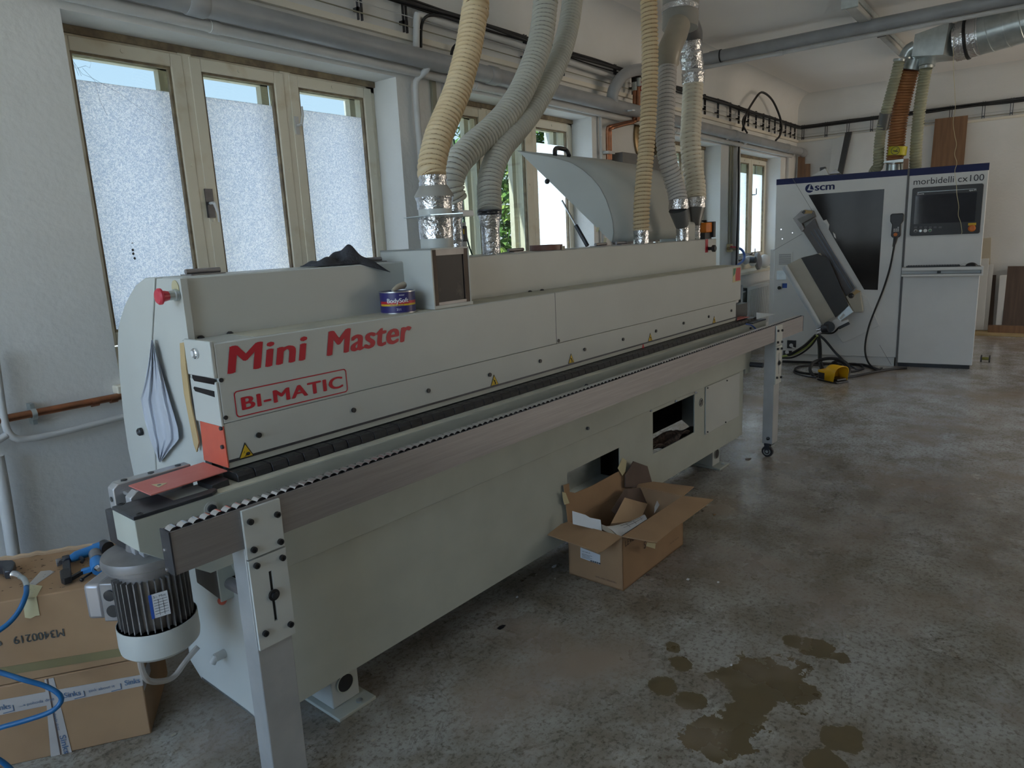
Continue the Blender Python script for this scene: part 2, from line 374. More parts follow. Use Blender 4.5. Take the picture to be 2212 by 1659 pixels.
def floor_material():
    m = bpy.data.materials.new('worn_concrete_paint'); m.use_nodes = True; nt = m.node_tree; b = nt.nodes['Principled BSDF']
    L = nt.links.new; N = nt.nodes.new
    t = N('ShaderNodeTexCoord')
    def noise(sc, det, ramp, rough=.55, dist=0.):
        n = N('ShaderNodeTexNoise'); n.inputs['Scale'].default_value = sc; n.inputs['Detail'].default_value = det
        n.inputs['Roughness'].default_value = rough; n.inputs['Distortion'].default_value = dist
        L(t.outputs['Object'], n.inputs['Vector'])
        r = N('ShaderNodeValToRGB'); L(n.outputs['Fac'], r.inputs[0])
        for i, (p, c) in enumerate(ramp):
            e = r.color_ramp.elements[i] if i < 2 else r.color_ramp.elements.new(p)
            e.position = p; e.color = (*c, 1) if len(c) == 3 else c
        return r.outputs[0], n
    def mix(f, a, c, mode='MIX'):
        x = N('ShaderNodeMix'); x.data_type = 'RGBA'; x.blend_type = mode
        if isinstance(f, (int, float)): x.inputs[0].default_value = f
        else: L(f, x.inputs[0])
        for k, q in ((6, a), (7, c)):
            if isinstance(q, tuple): x.inputs[k].default_value = (*q, 1)
            else: L(q, x.inputs[k])
        return x.outputs[2]
    base, _ = noise(.55, 3, [(.38, (.31, .28, .235)), (.62, (.36, .355, .33))])
    # far half: cleaner blue grey paint plus painted window sheen; worn near the machine
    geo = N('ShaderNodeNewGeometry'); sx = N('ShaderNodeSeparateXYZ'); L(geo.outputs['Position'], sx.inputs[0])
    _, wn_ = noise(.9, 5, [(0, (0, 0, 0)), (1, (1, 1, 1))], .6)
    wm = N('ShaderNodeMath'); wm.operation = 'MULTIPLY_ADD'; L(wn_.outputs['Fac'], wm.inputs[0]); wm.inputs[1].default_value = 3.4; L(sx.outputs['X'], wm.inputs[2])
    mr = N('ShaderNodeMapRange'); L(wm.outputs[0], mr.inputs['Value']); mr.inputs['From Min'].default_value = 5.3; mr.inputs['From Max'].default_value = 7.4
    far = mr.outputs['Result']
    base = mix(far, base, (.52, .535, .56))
    mot, _ = noise(3.5, 8, [(.40, (.62, .56, .48)), (.60, (1.06, 1.06, 1.05))], .7)
    c = mix(1.0, base, mot, 'MULTIPLY')
    spk, _ = noise(55, 5, [(.38, (.45, .40, .35)), (.50, (1, 1, 1))], .7)
    c = mix(.9, c, spk, 'MULTIPLY')
    crk, n = noise(2.2, 6, [(.492, (1, 1, 1)), (.50, (.35, .32, .28))], .6, .6)
    e = crk.node.color_ramp.elements.new(.508); e.color = (1, 1, 1, 1)
    c = mix(.55, c, crk, 'MULTIPLY')
    # blisters where the paint has come off: (x, y, radius) in metres on the floor
    last = None
    dn_, dnn = noise(5.5, 5, [(.0, (0, 0, 0)), (1., (1, 1, 1))], .65)
    for (px, py, r) in ((1660, 1475, .16), (1625, 1510, .10), (1600, 1545, .11), (1560, 1585, .12), (1725, 1490, .07), (1770, 1398, .07), (1820, 1420, .05), (1500, 1512, .06), (1708, 1385, .045), (1436, 1482, .05), (1830, 1600, .06), (1690, 1460, .09), (1472, 1435, .035), (1455, 1395, .03), (1600, 1560, .07), (1790, 1655, .06)):
        p = at(px, py, 'z', 0, 'w')
        d = N('ShaderNodeVectorMath'); d.operation = 'DISTANCE'; L(geo.outputs['Position'], d.inputs[0]); d.inputs[1].default_value = (p.x, p.y, 0)
        q = N('ShaderNodeMath'); q.operation = 'DIVIDE'; L(d.outputs['Value'], q.inputs[0]); q.inputs[1].default_value = r*1.35
        if last is None: last = q.outputs[0]
        else:
            mm = N('ShaderNodeMath'); mm.operation = 'MINIMUM'; L(last, mm.inputs[0]); L(q.outputs[0], mm.inputs[1]); last = mm.outputs[0]
    ad = N('ShaderNodeMath'); ad.operation = 'MULTIPLY_ADD'; L(dnn.outputs['Fac'], ad.inputs[0]); ad.inputs[1].default_value = 2.6; L(last, ad.inputs[2])
    lt = N('ShaderNodeMath'); lt.operation = 'LESS_THAN'; L(ad.outputs[0], lt.inputs[0]); lt.inputs[1].default_value = 2.0
    c = mix(lt.outputs[0], c, (.12, .088, .042))
    # brown damp dirt round the feet of the machine
    dd, _ = noise(1.1, 4, [(.50, (0, 0, 0)), (.68, (1, 1, 1))])
    c = mix(dd, c, (.30, .235, .18))
    L(c, b.inputs['Base Color'])
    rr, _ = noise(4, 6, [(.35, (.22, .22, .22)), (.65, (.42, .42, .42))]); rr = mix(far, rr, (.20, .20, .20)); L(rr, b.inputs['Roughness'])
    bp = N('ShaderNodeBump'); bp.inputs['Strength'].default_value = .25; bp.inputs['Distance'].default_value = .004
    n2 = N('ShaderNodeTexNoise'); n2.inputs['Scale'].default_value = 18; n2.inputs['Detail'].default_value = 6; L(t.outputs['Object'], n2.inputs['Vector'])
    L(n2.outputs['Fac'], bp.inputs['Height']); L(bp.outputs[0], b.inputs['Normal'])
    return m
def struct(name, mb, m, org=(0, 0, 0), bev=0):
    o = solo(name, None, None, mb, m, org, 'w', kind='structure', bev=bev); return o

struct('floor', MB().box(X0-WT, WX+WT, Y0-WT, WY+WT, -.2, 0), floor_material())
struct('ceiling', MB().box(X0-WT, WX+WT, Y0-WT, WY+WT, CZ, CZ+.25), M_ceil)

# window wall with its openings, and rounded cove towards the ceiling
mb = MB(); mb.wall(X0-WT, WX+WT, 0, CZ, WIN, lambda a, b, c, d: mb.box(a, b, WY, WY+WT, c, d))
struct('wall_left', mb, M_wall)
struct('wall_back', MB().box(WX, WX+WT, Y0-WT, WY, 0, CZ), M_wall)
FWIN = [(-.4, 3.3, 1.0, 3.45)]
mb = MB(); mb.wall(Y0-WT, WY, 0, CZ, FWIN, lambda a, b, c, d: mb.box(X0-WT, X0, a, b, c, d))
struct('wall_front', mb, M_wall)
ADDED_RWIN = [(7.6, 11.6, .12, 3.3)]  # unseen opening added in the right wall to light the far end
mb = MB(); mb.wall(X0, WX, 0, CZ, ADDED_RWIN, lambda a, b, c, d: mb.box(a, b, Y0-WT, Y0, c, d))
struct('wall_right', mb, M_wallc)
def cove(name, path, ax):
    """quarter-round plaster cove, radius .3"""
    r = .28; P = [(0, 0)]
    for k in range(9):
        a = PI/2*k/8; P.append((r-r*math.cos(a) if False else r*(1-math.sin(a)), r*(1-math.cos(a))))
    return P
def add_cove():
    r = .22; n = 10; prof = [(0, 0)]+[(r*(1-math.sin(PI/2*k/n)), r*(1-math.cos(PI/2*k/n))) for k in range(n+1)]
    mb = MB().prism([(WY-a, CZ-b) for a, b in prof], 'x', X0, WX)
    struct('trim_1', mb, M_wall)
    mb = MB().prism([(WX-a, CZ-b) for a, b in prof], 'y', Y0, WY-.0)
    struct('trim_2', mb, M_wall)
add_cove()

# ------------------------------------------------------------------ windows
GY = WY+.20          # inner face of the window frames
def sash(T, x0, x1, z0, z1, strip, clear=False, knobs=True, frost=None):
    """one casement: stiles, rails, putty bead, lower frosted pane and a clear strip on top"""
    w = .062; mb = MB()
    mb.box(x0, x0+w, GY, GY+.05, z0, z1).box(x1-w, x1, GY, GY+.05, z0, z1)
    mb.box(x0+w, x1-w, GY, GY+.05, z0, z0+w).box(x0+w, x1-w, GY, GY+.05, z1-w, z1)
    s = T.part('sash', mb, M_wood, bev=.004)
    mb = MB(); a, b, c, d = x0+w, x1-w, z0+w, z1-w; t = .012
    mb.box(a, a+t, GY+.012, GY+.034, c, d).box(b-t, b, GY+.012, GY+.034, c, d).box(a+t, b-t, GY+.012, GY+.034, c, c+t).box(a+t, b-t, GY+.012, GY+.034, d-t, d)
    T.part('glazing_bead', mb, M_oldw, s)
    T.part('glass_pane', MB().box(a, b, GY+.036, GY+.040, strip, d), M_glass, s)
    T.part('glass_pane', MB().box(a, b, GY+.034, GY+.040, c, strip), M_glass if clear else (frost or M_frost), s, label='clear pane' if clear else 'obscured pane of hammered glass')
    # outer casement of the box window
    mb = MB(); Yo = GY+.16
    mb.box(x0, x0+.05, Yo, Yo+.045, z0, z1).box(x1-.05, x1, Yo, Yo+.045, z0, z1).box(x0, x1, Yo, Yo+.045, z0, z0+.05).box(x0, x1, Yo, Yo+.045, z1-.05, z1)
    T.part('outer_sash', mb, M_wood)
    mb = MB()
    for (kx, kz) in ((x0+.02, z0+.42*(z1-z0)), (x1-.02, z0+.62*(z1-z0)), ((x0+x1)/2, z1-.03)):
        mb.cyl((kx, GY, kz), (kx, GY-.006, kz), .010, n=10)
    if knobs: T.part('screw_cap', mb, M_wood, s)
    return s
def window(i, x0, x1, z0, z1, muls, strip, clear=()):
    T = Thing('window_%d' % i, None, None, (x0, WY, z0), 'w', kind='structure')
    zb = z0+.10; mb = MB()
    mb.box(x0, x0+.07, GY+.012, GY+.13, z0, z1).box(x1-.07, x1, GY+.012, GY+.13, z0, z1).box(x0, x1, GY+.012, GY+.13, z1-.07, z1).box(x0, x1, GY+.012, GY+.13, z0, zb+.05)
    for m in muls: mb.box(m-.035, m+.035, GY+.004, GY+.13, zb, z1-.02)
    T.part('window_frame', mb, M_wood, bev=.004)
    mb = MB().box(x0+.002, x1-.002, GY-.004, GY+.02, z1-.035, z1-.001)
    T.part('head_gap', mb, M_oldw)
    e = [x0+.035]+list(muls)+[x1-.035]
    for k, (a, b) in enumerate(zip(e, e[1:])):
        sash(T, a+(.018 if k else 0), b-(.018 if k < len(muls) else 0), zb+.06, z1-.045, strip, clear=k in clear, frost=M_frost1 if i == 1 else None)
    T.part('window_sill', MB().box(x0-.04, x1+.04, WY-.05, GY+.012, z0-.035, z0+.004), M_wood, bev=.006)
    T.part('outer_sill', MB().box(x0, x1, WY+.33, WY+WT+.04, z0-.03, z0-.005), M_galv)
    return T
def lever(T, x, z, up=True, plate=(.028, .10), m=M_white):
    mb = MB().box(x-plate[0]/2, x+plate[0]/2, GY-.006, GY, z-plate[1]/2, z+plate[1]/2)
    p = T.part('handle_plate', mb, M_dsteel if m is M_white else m)
    s = 1 if up else -1
    mb = MB().cyl((x, GY-.004, z), (x, GY-.045, z), .008, n=10).tube([(x, GY-.045, z), (x+.01, GY-.052, z+s*.05), (x+.012, GY-.05, z+s*.10)], [.009, .007, .005], 10)
    T.part('handle_lever', mb, m, p)

W1 = window(1, *WIN[0], (2.075, 2.675), 2.41)
lever(W1, 2.105, 1.86, False, (.045, .15)); lever(W1, 2.715, 2.31, True, m=M_wpipe)
# round strip of the double casement and the crack in the first pane
mb = MB()
def P1(px, py): return at(px, py, 'y', GY+.033, 'w')
for pl in (((155, 128), (178, 160), (198, 168), (255, 200), (300, 232), (345, 262), (372, 285)), ((178, 147), (205, 175), (215, 215), (232, 250)), ((160, 135), (165, 150), (170, 163)), ((168, 147), (176, 164)), ((152, 123), (162, 147), (168, 147), (185, 142), (194, 147), (197, 134), (175, 128), (169, 124), (152, 123))):
    mb.tube([P1(*p) for p in pl], .0006, 4)
W1.part('crack', mb, M_dsteel)
mb = MB()
for px, py in ((286, 525), (288, 548), (291, 558), (287, 540)): mb.ball(P1(px, py), .006, 8, (1, .2, .4 if py < 530 else 1.2))
W1.part('smudge', mb, M_dsteel)
W2 = window(2, *WIN[1], (4.475, 5.075), 2.40, clear=(0, 1))
W3 = window(3, *WIN[2], (7.57, 8.2), 2.40)
W4 = window(4, *WIN[3], (9.95, 10.5), 2.36, clear=())
def hookm(T, x, z):
    T.part('stay_hook', MB().tube([(x, GY-.004, z), (x, GY-.05, z), (x+.05, GY-.05, z+.005), (x+.05, GY-.05, z+.09)], .007, 8), M_dsteel)
hookm(W4, 10.55, 2.06); hookm(W4, 10.55, 1.2)
# plain window behind the camera, and one made-up right opening that adds light
def plain_window(i, fr, u0, u1, z0, z1):
    org = (X0, (u0+u1)/2, z0) if fr == 'f' else ((u0+u1)/2, Y0, z0)
    T = Thing('window_%d' % i, None, None, org, 'w', kind='structure'); mb = MB(); gl = MB()
    def bx(M, a, b, d0, d1, c, d):
        if fr == 'f': M.box(X0-d1, X0-d0, a, b, c, d)
        else: M.box(a, b, Y0-d1, Y0-d0, c, d)
    n = 3; w = .07
    bx(mb, u0, u1, .2, .28, z0, z0+w); bx(mb, u0, u1, .2, .28, z1-w, z1)
    for k in range(n+1):
        u = u0+(u1-u0)*k/n; bx(mb, max(u0, u-w/2), min(u1, u+w/2), .2, .28, z0, z1)
    bx(gl, u0, u1, .235, .24, z0+.02, z1-.02)
    T.part('window_frame', mb, M_wood, bev=.004); T.part('glass_pane', gl, M_glassc if fr == 'f' else M_glassr)
for i, w in enumerate(FWIN): plain_window(5+i, 'f', *w)
for i, w in enumerate(ADDED_RWIN): plain_window(6+i, 'r', *w)  # this one is the added light opening, not a known window

# light portals only tell the renderer where daylight comes in
def portal(loc, rot, sx, sy):
    l = bpy.data.lights.new('portal', 'AREA'); l.shape = 'RECTANGLE'; l.size = sx; l.size_y = sy; l.cycles.is_portal = True
    o = bpy.data.objects.new('daylight_portal', l); COL.objects.link(o); o.location = loc; o.rotation_euler = rot
for x0, x1, z0, z1 in WIN: portal(((x0+x1)/2, WY+WT+.02, (z0+z1)/2), (-PI/2, 0, 0), x1-x0, z1-z0)
for a, b, z0, z1 in FWIN: portal((X0-WT-.02, (a+b)/2, (z0+z1)/2), (0, -PI/2, 0), z1-z0, b-a)
for a, b, z0, z1 in ADDED_RWIN: portal(((a+b)/2, Y0-WT-.02, (z0+z1)/2), (PI/2, 0, 0), b-a, z1-z0)

# ------------------------------------------------------------------ pipes and cables along the window wall
def wp(px, py, off): return at(px, py, 'y', WY-off, 'w')
# big drain pipe with sockets
T = Thing('drain_pipe', 'thick grey plastic drain pipe running along the wall above the windows', 'pipe', (X0, WY-.12, 2.72), 'w')
T.part('pipe', MB().cyl((X0+.02, WY-.13, 2.765), (11.78, WY-.13, 2.705), .056, n=28), M_pipe)
for x in (2.02, 4.22, 6.6, 8.95, 11.1):
    z = 2.765-(x+3.2)*.004; T.part('pipe_socket', MB().tube([(x-.10, WY-.13, z), (x-.09, WY-.13, z), (x-.012, WY-.13, z), (x, WY-.13, z)], [.058, .0625, .0635, .058], 28), M_pipe)
T.part('end_elbow', MB().tube(spline([(11.7, WY-.13, 2.705), (11.85, WY-.13, 2.70), (11.93, WY-.12, 2.69)], .02), .060, 24), M_pipe)
T = Thing('conduit_pipe', 'thin grey pipe slung directly under the thick drain pipe', 'pipe', (X0, WY-.06, 2.66), 'w')
T.part('pipe', MB().cyl((X0+.02, WY-.06, 2.70), (11.5, WY-.06, 2.63), .027, n=20), M_wpipe)
for x in (2.12, 4.1, 7.4):
    z = 2.70-(x+3.2)*.0048; T.part('pipe_socket', MB().cyl((x-.05, WY-.06, z), (x, WY-.06, z), .031, n=20), M_wpipe)
# branch bend rising from the drain pipe
solo('pipe_branch', 'grey plastic bend rising from the drain pipe beside the copper pipes', 'pipe', MB().tube(spline([wp(1324, 224, .13), wp(1323, 205, .15), wp(1330, 185, .16), wp(1347, 163, .16), wp(1370, 152, .17), wp(1400, 149, .2), wp(1430, 148, .25)], .03), .052, 20), M_pipe, fr='w')
# drop pipes
solo('drop_pipe', 'grey painted drop pipe with a swan neck beside the first window', 'pipe', sm([wp(923, 133, .14), wp(924, 146, .13), wp(915, 158, .09), wp(903, 170, .05), wp(898, 185, .04), wp(902, 260, .04), wp(908, 330, .04), wp(918, 480, .04), wp(925, 580, .04)], .020, 14), M_wpipe, fr='w')
solo('wall_conduit', 'olive grey cable conduit behind the swan neck drop pipe', 'conduit', MB().box(3.66, 3.70, WY-.022, WY-.001, 0.8, 2.66), mat('olive_paint', (.30, .29, .22), .6), fr='w')
solo('drop_pipe', 'thin white drop pipe right of the second window', 'pipe', MB().cyl(wp(1296.5, 232, .03), wp(1299, 345, .03), .015).cyl(wp(1299, 345, .03), (wp(1299, 345, .03).x, WY-.03, .9), .015), M_wpipe, fr='w')
solo('drop_pipe', 'thin white drop pipe right of the last window', 'pipe', MB().cyl(wp(1703, 327, .03), (wp(1703, 327, .03).x, WY-.03, .5), .017), M_wpipe, fr='w')
solo('drop_pipe', 'short white hooked pipe under the far end of the drain pipe', 'pipe', sm([wp(1717, 328, .1), wp(1715, 335, .08), wp(1708, 337, .04)], .014), M_wpipe, fr='w')
solo('drop_pipe', 'curved white drain branch left of the last window', 'pipe', sm([wp(1613, 300, .13), wp(1611, 307, .11), wp(1605, 311, .07), wp(1598, 316, .05), wp(1595.5, 330, .05), wp(1594.5, 420, .05), wp(1592, 560, .05)], .026, 14), M_wpipe, fr='w')
solo('thin_bracket', 'thin white arm reaching left under the drain pipe', 'bracket', sm([wp(1570, 300, .12), wp(1585, 298, .1), wp(1605, 296, .05)], .009), M_wpipe, fr='w')
T = Thing('conduit_run', 'olive cable conduit running down to a socket between the last two windows', 'conduit', (9.06, WY, 1.2), 'w')
T.part('conduit', MB().cyl((9.10, WY-.015, 1.38), (9.10, WY-.015, 2.62), .012).cyl((9.18, WY-.015, 1.38), (9.18, WY-.015, 2.62), .010), MATS['olive_paint'])
T.part('socket_box', MB().box(9.05, 9.13, WY-.06, WY-.002, 1.30, 1.40), M_mask, bev=.004)
solo('upright_duct', 'grey upright cable trunk with a dark cable between the last two windows', 'trunking', MB().box(9.24, 9.36, WY-.05, WY-.001, .7, 2.63), M_wpipe, fr='w', bev=.004)
solo('black_cable', 'black cable hanging beside the grey upright trunk', 'cable', sm([wp(1598, 300, .06), wp(1596, 315, .055), wp(1595, 420, .09), wp(1592, 520, .09), wp(1590, 590, .09)], .012, 8), M_cable, fr='w')
# heating pipe low on the left
T = Thing('copper_pipe', 'horizontal copper heating pipe low on the wall at left', 'pipe', (1, WY-.04, .95), 'w')
zc = at(100, 889, 'y', WY-.04, 'w').z
T.part('pipe', MB().cyl((X0+.05, WY-.04, zc-.0), (9.3, WY-.04, zc+.01), .0165, n=16), M_cop)
for x in (1.29, 1.37): T.part('pipe_collar', MB().cyl((x-.015, WY-.04, zc), (x+.015, WY-.04, zc), .020, n=16), M_cop)
px = at(72, 893, 'y', WY-.04, 'w').x
T.part('pipe_clamp', MB().ring((px, WY-.04, zc), (1, 0, 0), .024, .017, .018).box(px-.008, px+.008, WY-.045, WY-.003, zc+.02, zc+.045).box(px-.008, px+.008, WY-.045, WY-.003, zc-.045, zc-.02), M_galv)
T = Thing('heating_pipe', 'white painted heating pipes bending along the wall under the copper pipe', 'pipe', (.9, WY-.04, .8), 'w')
T.part('pipe', sm([wp(-12, 760, .05), wp(0, 848, .05), wp(8, 900, .05), wp(16, 930, .05), wp(32, 946, .05), wp(60, 948, .05), wp(120, 937, .05), wp(264, 901, .05), wp(340, 882, .05)], .0145, 14), M_wpipe)
T.part('pipe', sm([wp(-40, 975, .05), wp(-5, 952, .05), wp(14, 940, .05)], .0145, 12), M_wpipe)
T.part('pipe', sm([wp(-6, 985, .07), wp(8, 1060, .07), wp(22, 1150, .07), wp(34, 1230, .07), wp(48, 1330, .07)], .024, 14), M_wpipe)
# cables on brackets: one row of hangers under a long bundle
solo('wall_ledge', 'long narrow plaster ledge under the row of cable hangers', 'ledge', MB().box(X0, WX-.001, WY-.03, WY-.0005, 2.865, 2.90), M_wallc, fr='w')
cb = Thing('cable_bundle', 'bundle of black cables sagging along the window wall under the ceiling', 'cables', (X0, WY-.08, 3.08), 'w')
for k in range(7):
    P = []; x = X0; 
    while x < WX-.06:
        P.append((x, WY-.05-.012*(k % 3)-random.uniform(0, .02), 3.10-.012*(k//2)-random.uniform(0, .022))); x += random.uniform(.35, .6)
    P.append((WX-.05, WY-.06, 3.10-.012*(k//2)))
    cb.part('cable', MB().tube(spline(P, .08), random.choice((.006, .008, .011)), 6), M_cable)
hx = [1.9, 2.5, 3.05, 3.42, 4.08, 4.70, 5.1, 5.22, 6.1, 6.45, 7.05, 7.35, 8.2, 8.6, 9.0, 9.3, 9.65, 9.95, 10.25, 10.5, 10.75, 11.0, 11.25, 11.5, 11.72]
ORD = 'first second third fourth fifth sixth seventh eighth ninth tenth eleventh twelfth thirteenth fourteenth fifteenth sixteenth seventeenth eighteenth nineteenth twentieth twenty-first twenty-second twenty-third twenty-fourth twenty-fifth'.split()
for k, x in enumerate(hx):
    o = solo('cable_hanger', 'thin dark upright cable hanger on the window wall, %s from the far corner' % ORD[len(hx)-1-k], 'hanger', MB().box(x-.004, x+.004, WY-.045, WY-.03, 2.90, 3.12).box(x+.024, x+.032, WY-.045, WY-.03, 2.90, 3.12).box(x-.004, x+.032, WY-.045, WY-.001, 2.95, 2.97), M_dsteel if k % 3 else M_black, fr='w', group='cable hangers on the window wall')
cw = Thing('thin_cable', 'two thin pale wires strung along the window wall below the black bundle', 'wire', (X0, WY-.04, 3.0), 'w')
cw.part('wire', MB().cyl((X0, WY-.05, 3.0), (WX-.05, WY-.05, 2.99), .003, n=6), M_wpipe); cw.part('wire', MB().cyl((X0, WY-.05, 2.94), (WX-.05, WY-.05, 2.935), .004, n=6), MATS['olive_paint'])
solo('white_pipe', 'cream pipe with an elbow running behind the hoses along the window wall', 'pipe', sm([wp(899, 103, .06), wp(899.5, 60, .06), wp(901, 36, .06), wp(908, 33, .06), wp(965, 52, .06), wp(1100, 91, .06), wp(1335, 170, .06)], .022, 14), M_wpipe, fr='w')
solo('black_cable', 'black cable curling from the bundle behind the cream elbow pipe', 'cable', sm([wp(909, 102, .05), wp(910, 60, .05), wp(918, 38, .08), wp(940, 33, .08), wp(975, 40, .08), wp(1010, 55, .08)], .010, 8), M_cable, fr='w')
solo('black_cable', 'black cable curling out behind the cream hose', 'cable', sm([wp(975, 118, .05), wp(978, 105, .07), wp(988, 94, .08), wp(1000, 89, .08), wp(1020, 92, .08)], .010, 8), M_cable, fr='w')
solo('black_cable', 'thin black wire crossing the ceiling behind the cream hose', 'cable', sm([at(1054, 30, 'z', 3.5, 'w'), at(1068, 15, 'z', 3.5, 'w'), at(1094, -2, 'z', 3.5, 'w'), at(1130, -20, 'z', 3.5, 'w')], .008, 8), M_cable, fr='w')
solo('black_cable', 'black cable hanging down beside the second window', 'cable', sm([wp(967, 158, .03), wp(966.5, 200, .03), wp(968, 300, .03), wp(971, 420, .03)], .009, 8), M_cable, fr='w')
solo('cable_loop', 'big loop of black cable standing up from the drain pipe', 'cable', sm([wp(1604, 282, .15), wp(1608, 265, .15), wp(1613, 245, .14), wp(1625, 223, .14), wp(1641, 201.5, .14), wp(1653, 202, .14), wp(1668, 216, .14), wp(1680, 240, .14), wp(1687, 262, .14), wp(1688, 280, .15), wp(1684, 294, .18), wp(1676, 303, .19)], .014, 10), M_cable, fr='w')
solo('cable_loop', 'small loop of black cable tangled beside the big one', 'cable', sm([wp(1614, 287, .17), wp(1607, 275, .17), wp(1604.5, 262, .17), wp(1608, 252, .16), wp(1614, 247, .15)], .012, 10), M_cable, fr='w')
solo('black_cable', 'brown grey cable sagging under the drain pipe', 'cable', sm([wp(1626, 306, .1), wp(1635, 312, .12), wp(1648, 312, .12), wp(1660, 307, .1)], .010, 8), M_cable, fr='w')
# copper risers with valves, air grille and flue by the third window
T = Thing('copper_risers', 'pair of upright copper pipes with black topped valves and a bend', 'pipe', at(1370, 240, 'y', WY-.1, 'w'), 'w')
T.part('pipe', MB().tube([wp(1371, 195, .1), wp(1370.5, 262, .1)], .019, 14).tube([wp(1379, 188, .13), wp(1378, 262, .13)], .021, 14), M_cop)
T.part('pipe', sm([wp(1378, 258, .12), wp(1370, 262, .11), wp(1350, 266, .1), wp(1320, 273, .08), wp(1314, 275, .07), wp(1312.5, 285, .06), wp(1313, 345, .06)], .018, 12), M_cop)
T.part('pipe', sm([wp(1368, 265, .14), wp(1350, 269, .12), wp(1325, 276, .1), wp(1319, 279, .09), wp(1318.5, 290, .08), wp(1319, 345, .08)], .014, 12), M_cop)
T.part('valve', MB().cyl(wp(1371, 178, .1), wp(1371, 196, .1), .026).cyl(wp(1379, 169, .13), wp(1379, 187, .13), .028), M_galv)
T.part('valve_cap', MB().cyl(wp(1371, 169, .1), wp(1371, 177, .1), .030).cyl(wp(1379, 160, .13), wp(1379, 169, .13), .032), M_black)
T.part('valve_handle', MB().box(-.0, .05, -.01, .01, 0, .10), M_red) if 0 else None
p = wp(1384.5, 185, .15); T.part('valve_handle', MB().box(p.x-.012, p.x+.02, p.y-.02, p.y+.01, p.z-.05, p.z+.06), M_red, bev=.006)
T.part('pipe_clamp', MB().box(*[v for v in (wp(1306, 331, .06).x, wp(1319, 331, .06).x+.01)], WY-.10, WY-.01, wp(1312, 333, .06).z, wp(1312, 327, .06).z), M_wpipe)
a = at(1384, 292, 'y', WY-.02, 'w')
solo('flue_collar', 'round brass coloured flue collar on the wall behind the thin cream hose', 'flue', MB().lathe([(.26, 0), (.26, .02), (.20, .05), (.17, .09), (.165, .24)], (a.x+.14, WY-.001, a.z-.02), (0, -1, 0)), mat('brass_flue', (.30, .22, .12), .35, .7), fr='w')
solo('grey_cabinet', 'small grey metal cabinet on the wall below the flue collar', 'cabinet', MB().box(wp(1345, 330, .12).x, wp(1345, 330, .12).x+.9, WY-.12, WY-.001, 1.5, wp(1345, 328, .12).z), mat('cabinet_grey', (.16, .155, .15), .45), fr='w', bev=.004)
solo('wall_bracket', 'white shelf bracket reaching from the wall under the drain pipe', 'bracket', MB().bar(wp(1333, 243, .02), wp(1369, 238, .25), .03, .012), M_white, fr='w')

# radiator and things under and on the sill of the last window
T = Thing('radiator', 'white panel radiator under the last window', 'radiator', (10.2, WY-.1, .2), 'w')
xa = at(1614, 640, 'y', WY-.13, 'w').x; xb = 11.15
mb = MB().box(xa, xb, WY-.15, WY-.13, .22, .80)
x = xa+.03
while x < xb-.03:
    mb.box(x, x+.022, WY-.156, WY-.15, .25, .77); x += .05
T.part('front_panel', mb, M_cnc); T.part('rear_panel', MB().box(xa, xb, WY-.07, WY-.05, .22, .80), M_cnc)
T.part('feed_pipe', MB().cyl((xa-.12, WY-.1, .1), (xa-.12, WY-.1, .85), .014).cyl((xa-.12, WY-.1, .75), (xa, WY-.1, .75), .012), M_wpipe)
T.part('top_grille', MB().box(xa, xb, WY-.15, WY-.05, .80, .812), M_cnc)
def sil(px, py, off=-.02): return at(px, py, 'y', WY+.02, 'w')
T = Thing('circular_saw', 'grey hand power saw with a round guard lying on the last window sill', 'saw', (10.2, WY+.02, 1.01), 'w')
p = sil(1634, 564)
T.part('blade_guard', MB().lathe([(.09, 0), (.12, .01), (.12, .05), (.08, .07)], (p.x, WY+.03, p.z), (.1, -1, .1)), mat('tool_grey', (.32, .32, .33), .4))
p2 = sil(1616, 566); T.part('saw_body', MB().tube(spline([(p2.x-.12, WY+.02, p2.z+.02), (p2.x, WY-.0, p2.z+.04), (p2.x+.14, WY, p2.z-.02)], .02), .05, 12), M_white)
T.part('motor_housing', MB().cyl((p2.x-.05, WY+.05, p2.z+.03), (p2.x-.05, WY-.10, p2.z+.03), .045), M_dsteel)
p = sil(1650, 563)
solo('dust_bag', 'pale round dust bag beside the power saw on the sill', 'bag', MB().ball((p.x+.10, WY+.04, p.z-.01), .10, 16, (1.0, .8, 1.)), M_white, fr='w')
p = sil(1617, 553)
solo('wood_offcut', 'brown wooden offcut propped on the power saw', 'board', MB().bar((p.x-.28, WY+.1, p.z-.05), (p.x+.12, WY+.06, p.z+.03), .12, .015), M_dbrown, fr='w')
solo('air_hose', 'light blue air hose curving from a tap beside the last window', 'hose', sm([wp(1590, 537, .05), wp(1598, 537, .07), wp(1605, 543, .09), wp(1608, 553, .1), wp(1605, 563, .11), wp(1596, 571, .12), wp(1588, 580, .13)], .016, 10), mat('pale_blue_hose', (.10, .20, .60), .4), fr='w')
T = Thing('air_tap', 'brass air tap with a red lever on the wall', 'tap', wp(1583, 537, .04), 'w')
T.part('tap_body', MB().cyl(wp(1573, 537, .04), wp(1592, 537, .05), .022), MATS['brass_flue']); T.part('tap_lever', MB().bar(wp(1579, 533, .07), wp(1588, 534, .07), .02, .02), M_red)

# ================================================================== EDGE BANDING MACHINE (frame m)
XH = .985; YH = 1.955                       # left end and front plane of the hood
EB = Thing('edge_banding_machine', 'long pale grey edge banding machine with red lettering and a roller outfeed rail', 'machine', (.95, 1.87, 0))
def q(px, py, y=YH-.003): return at(px, py, 'y', y)
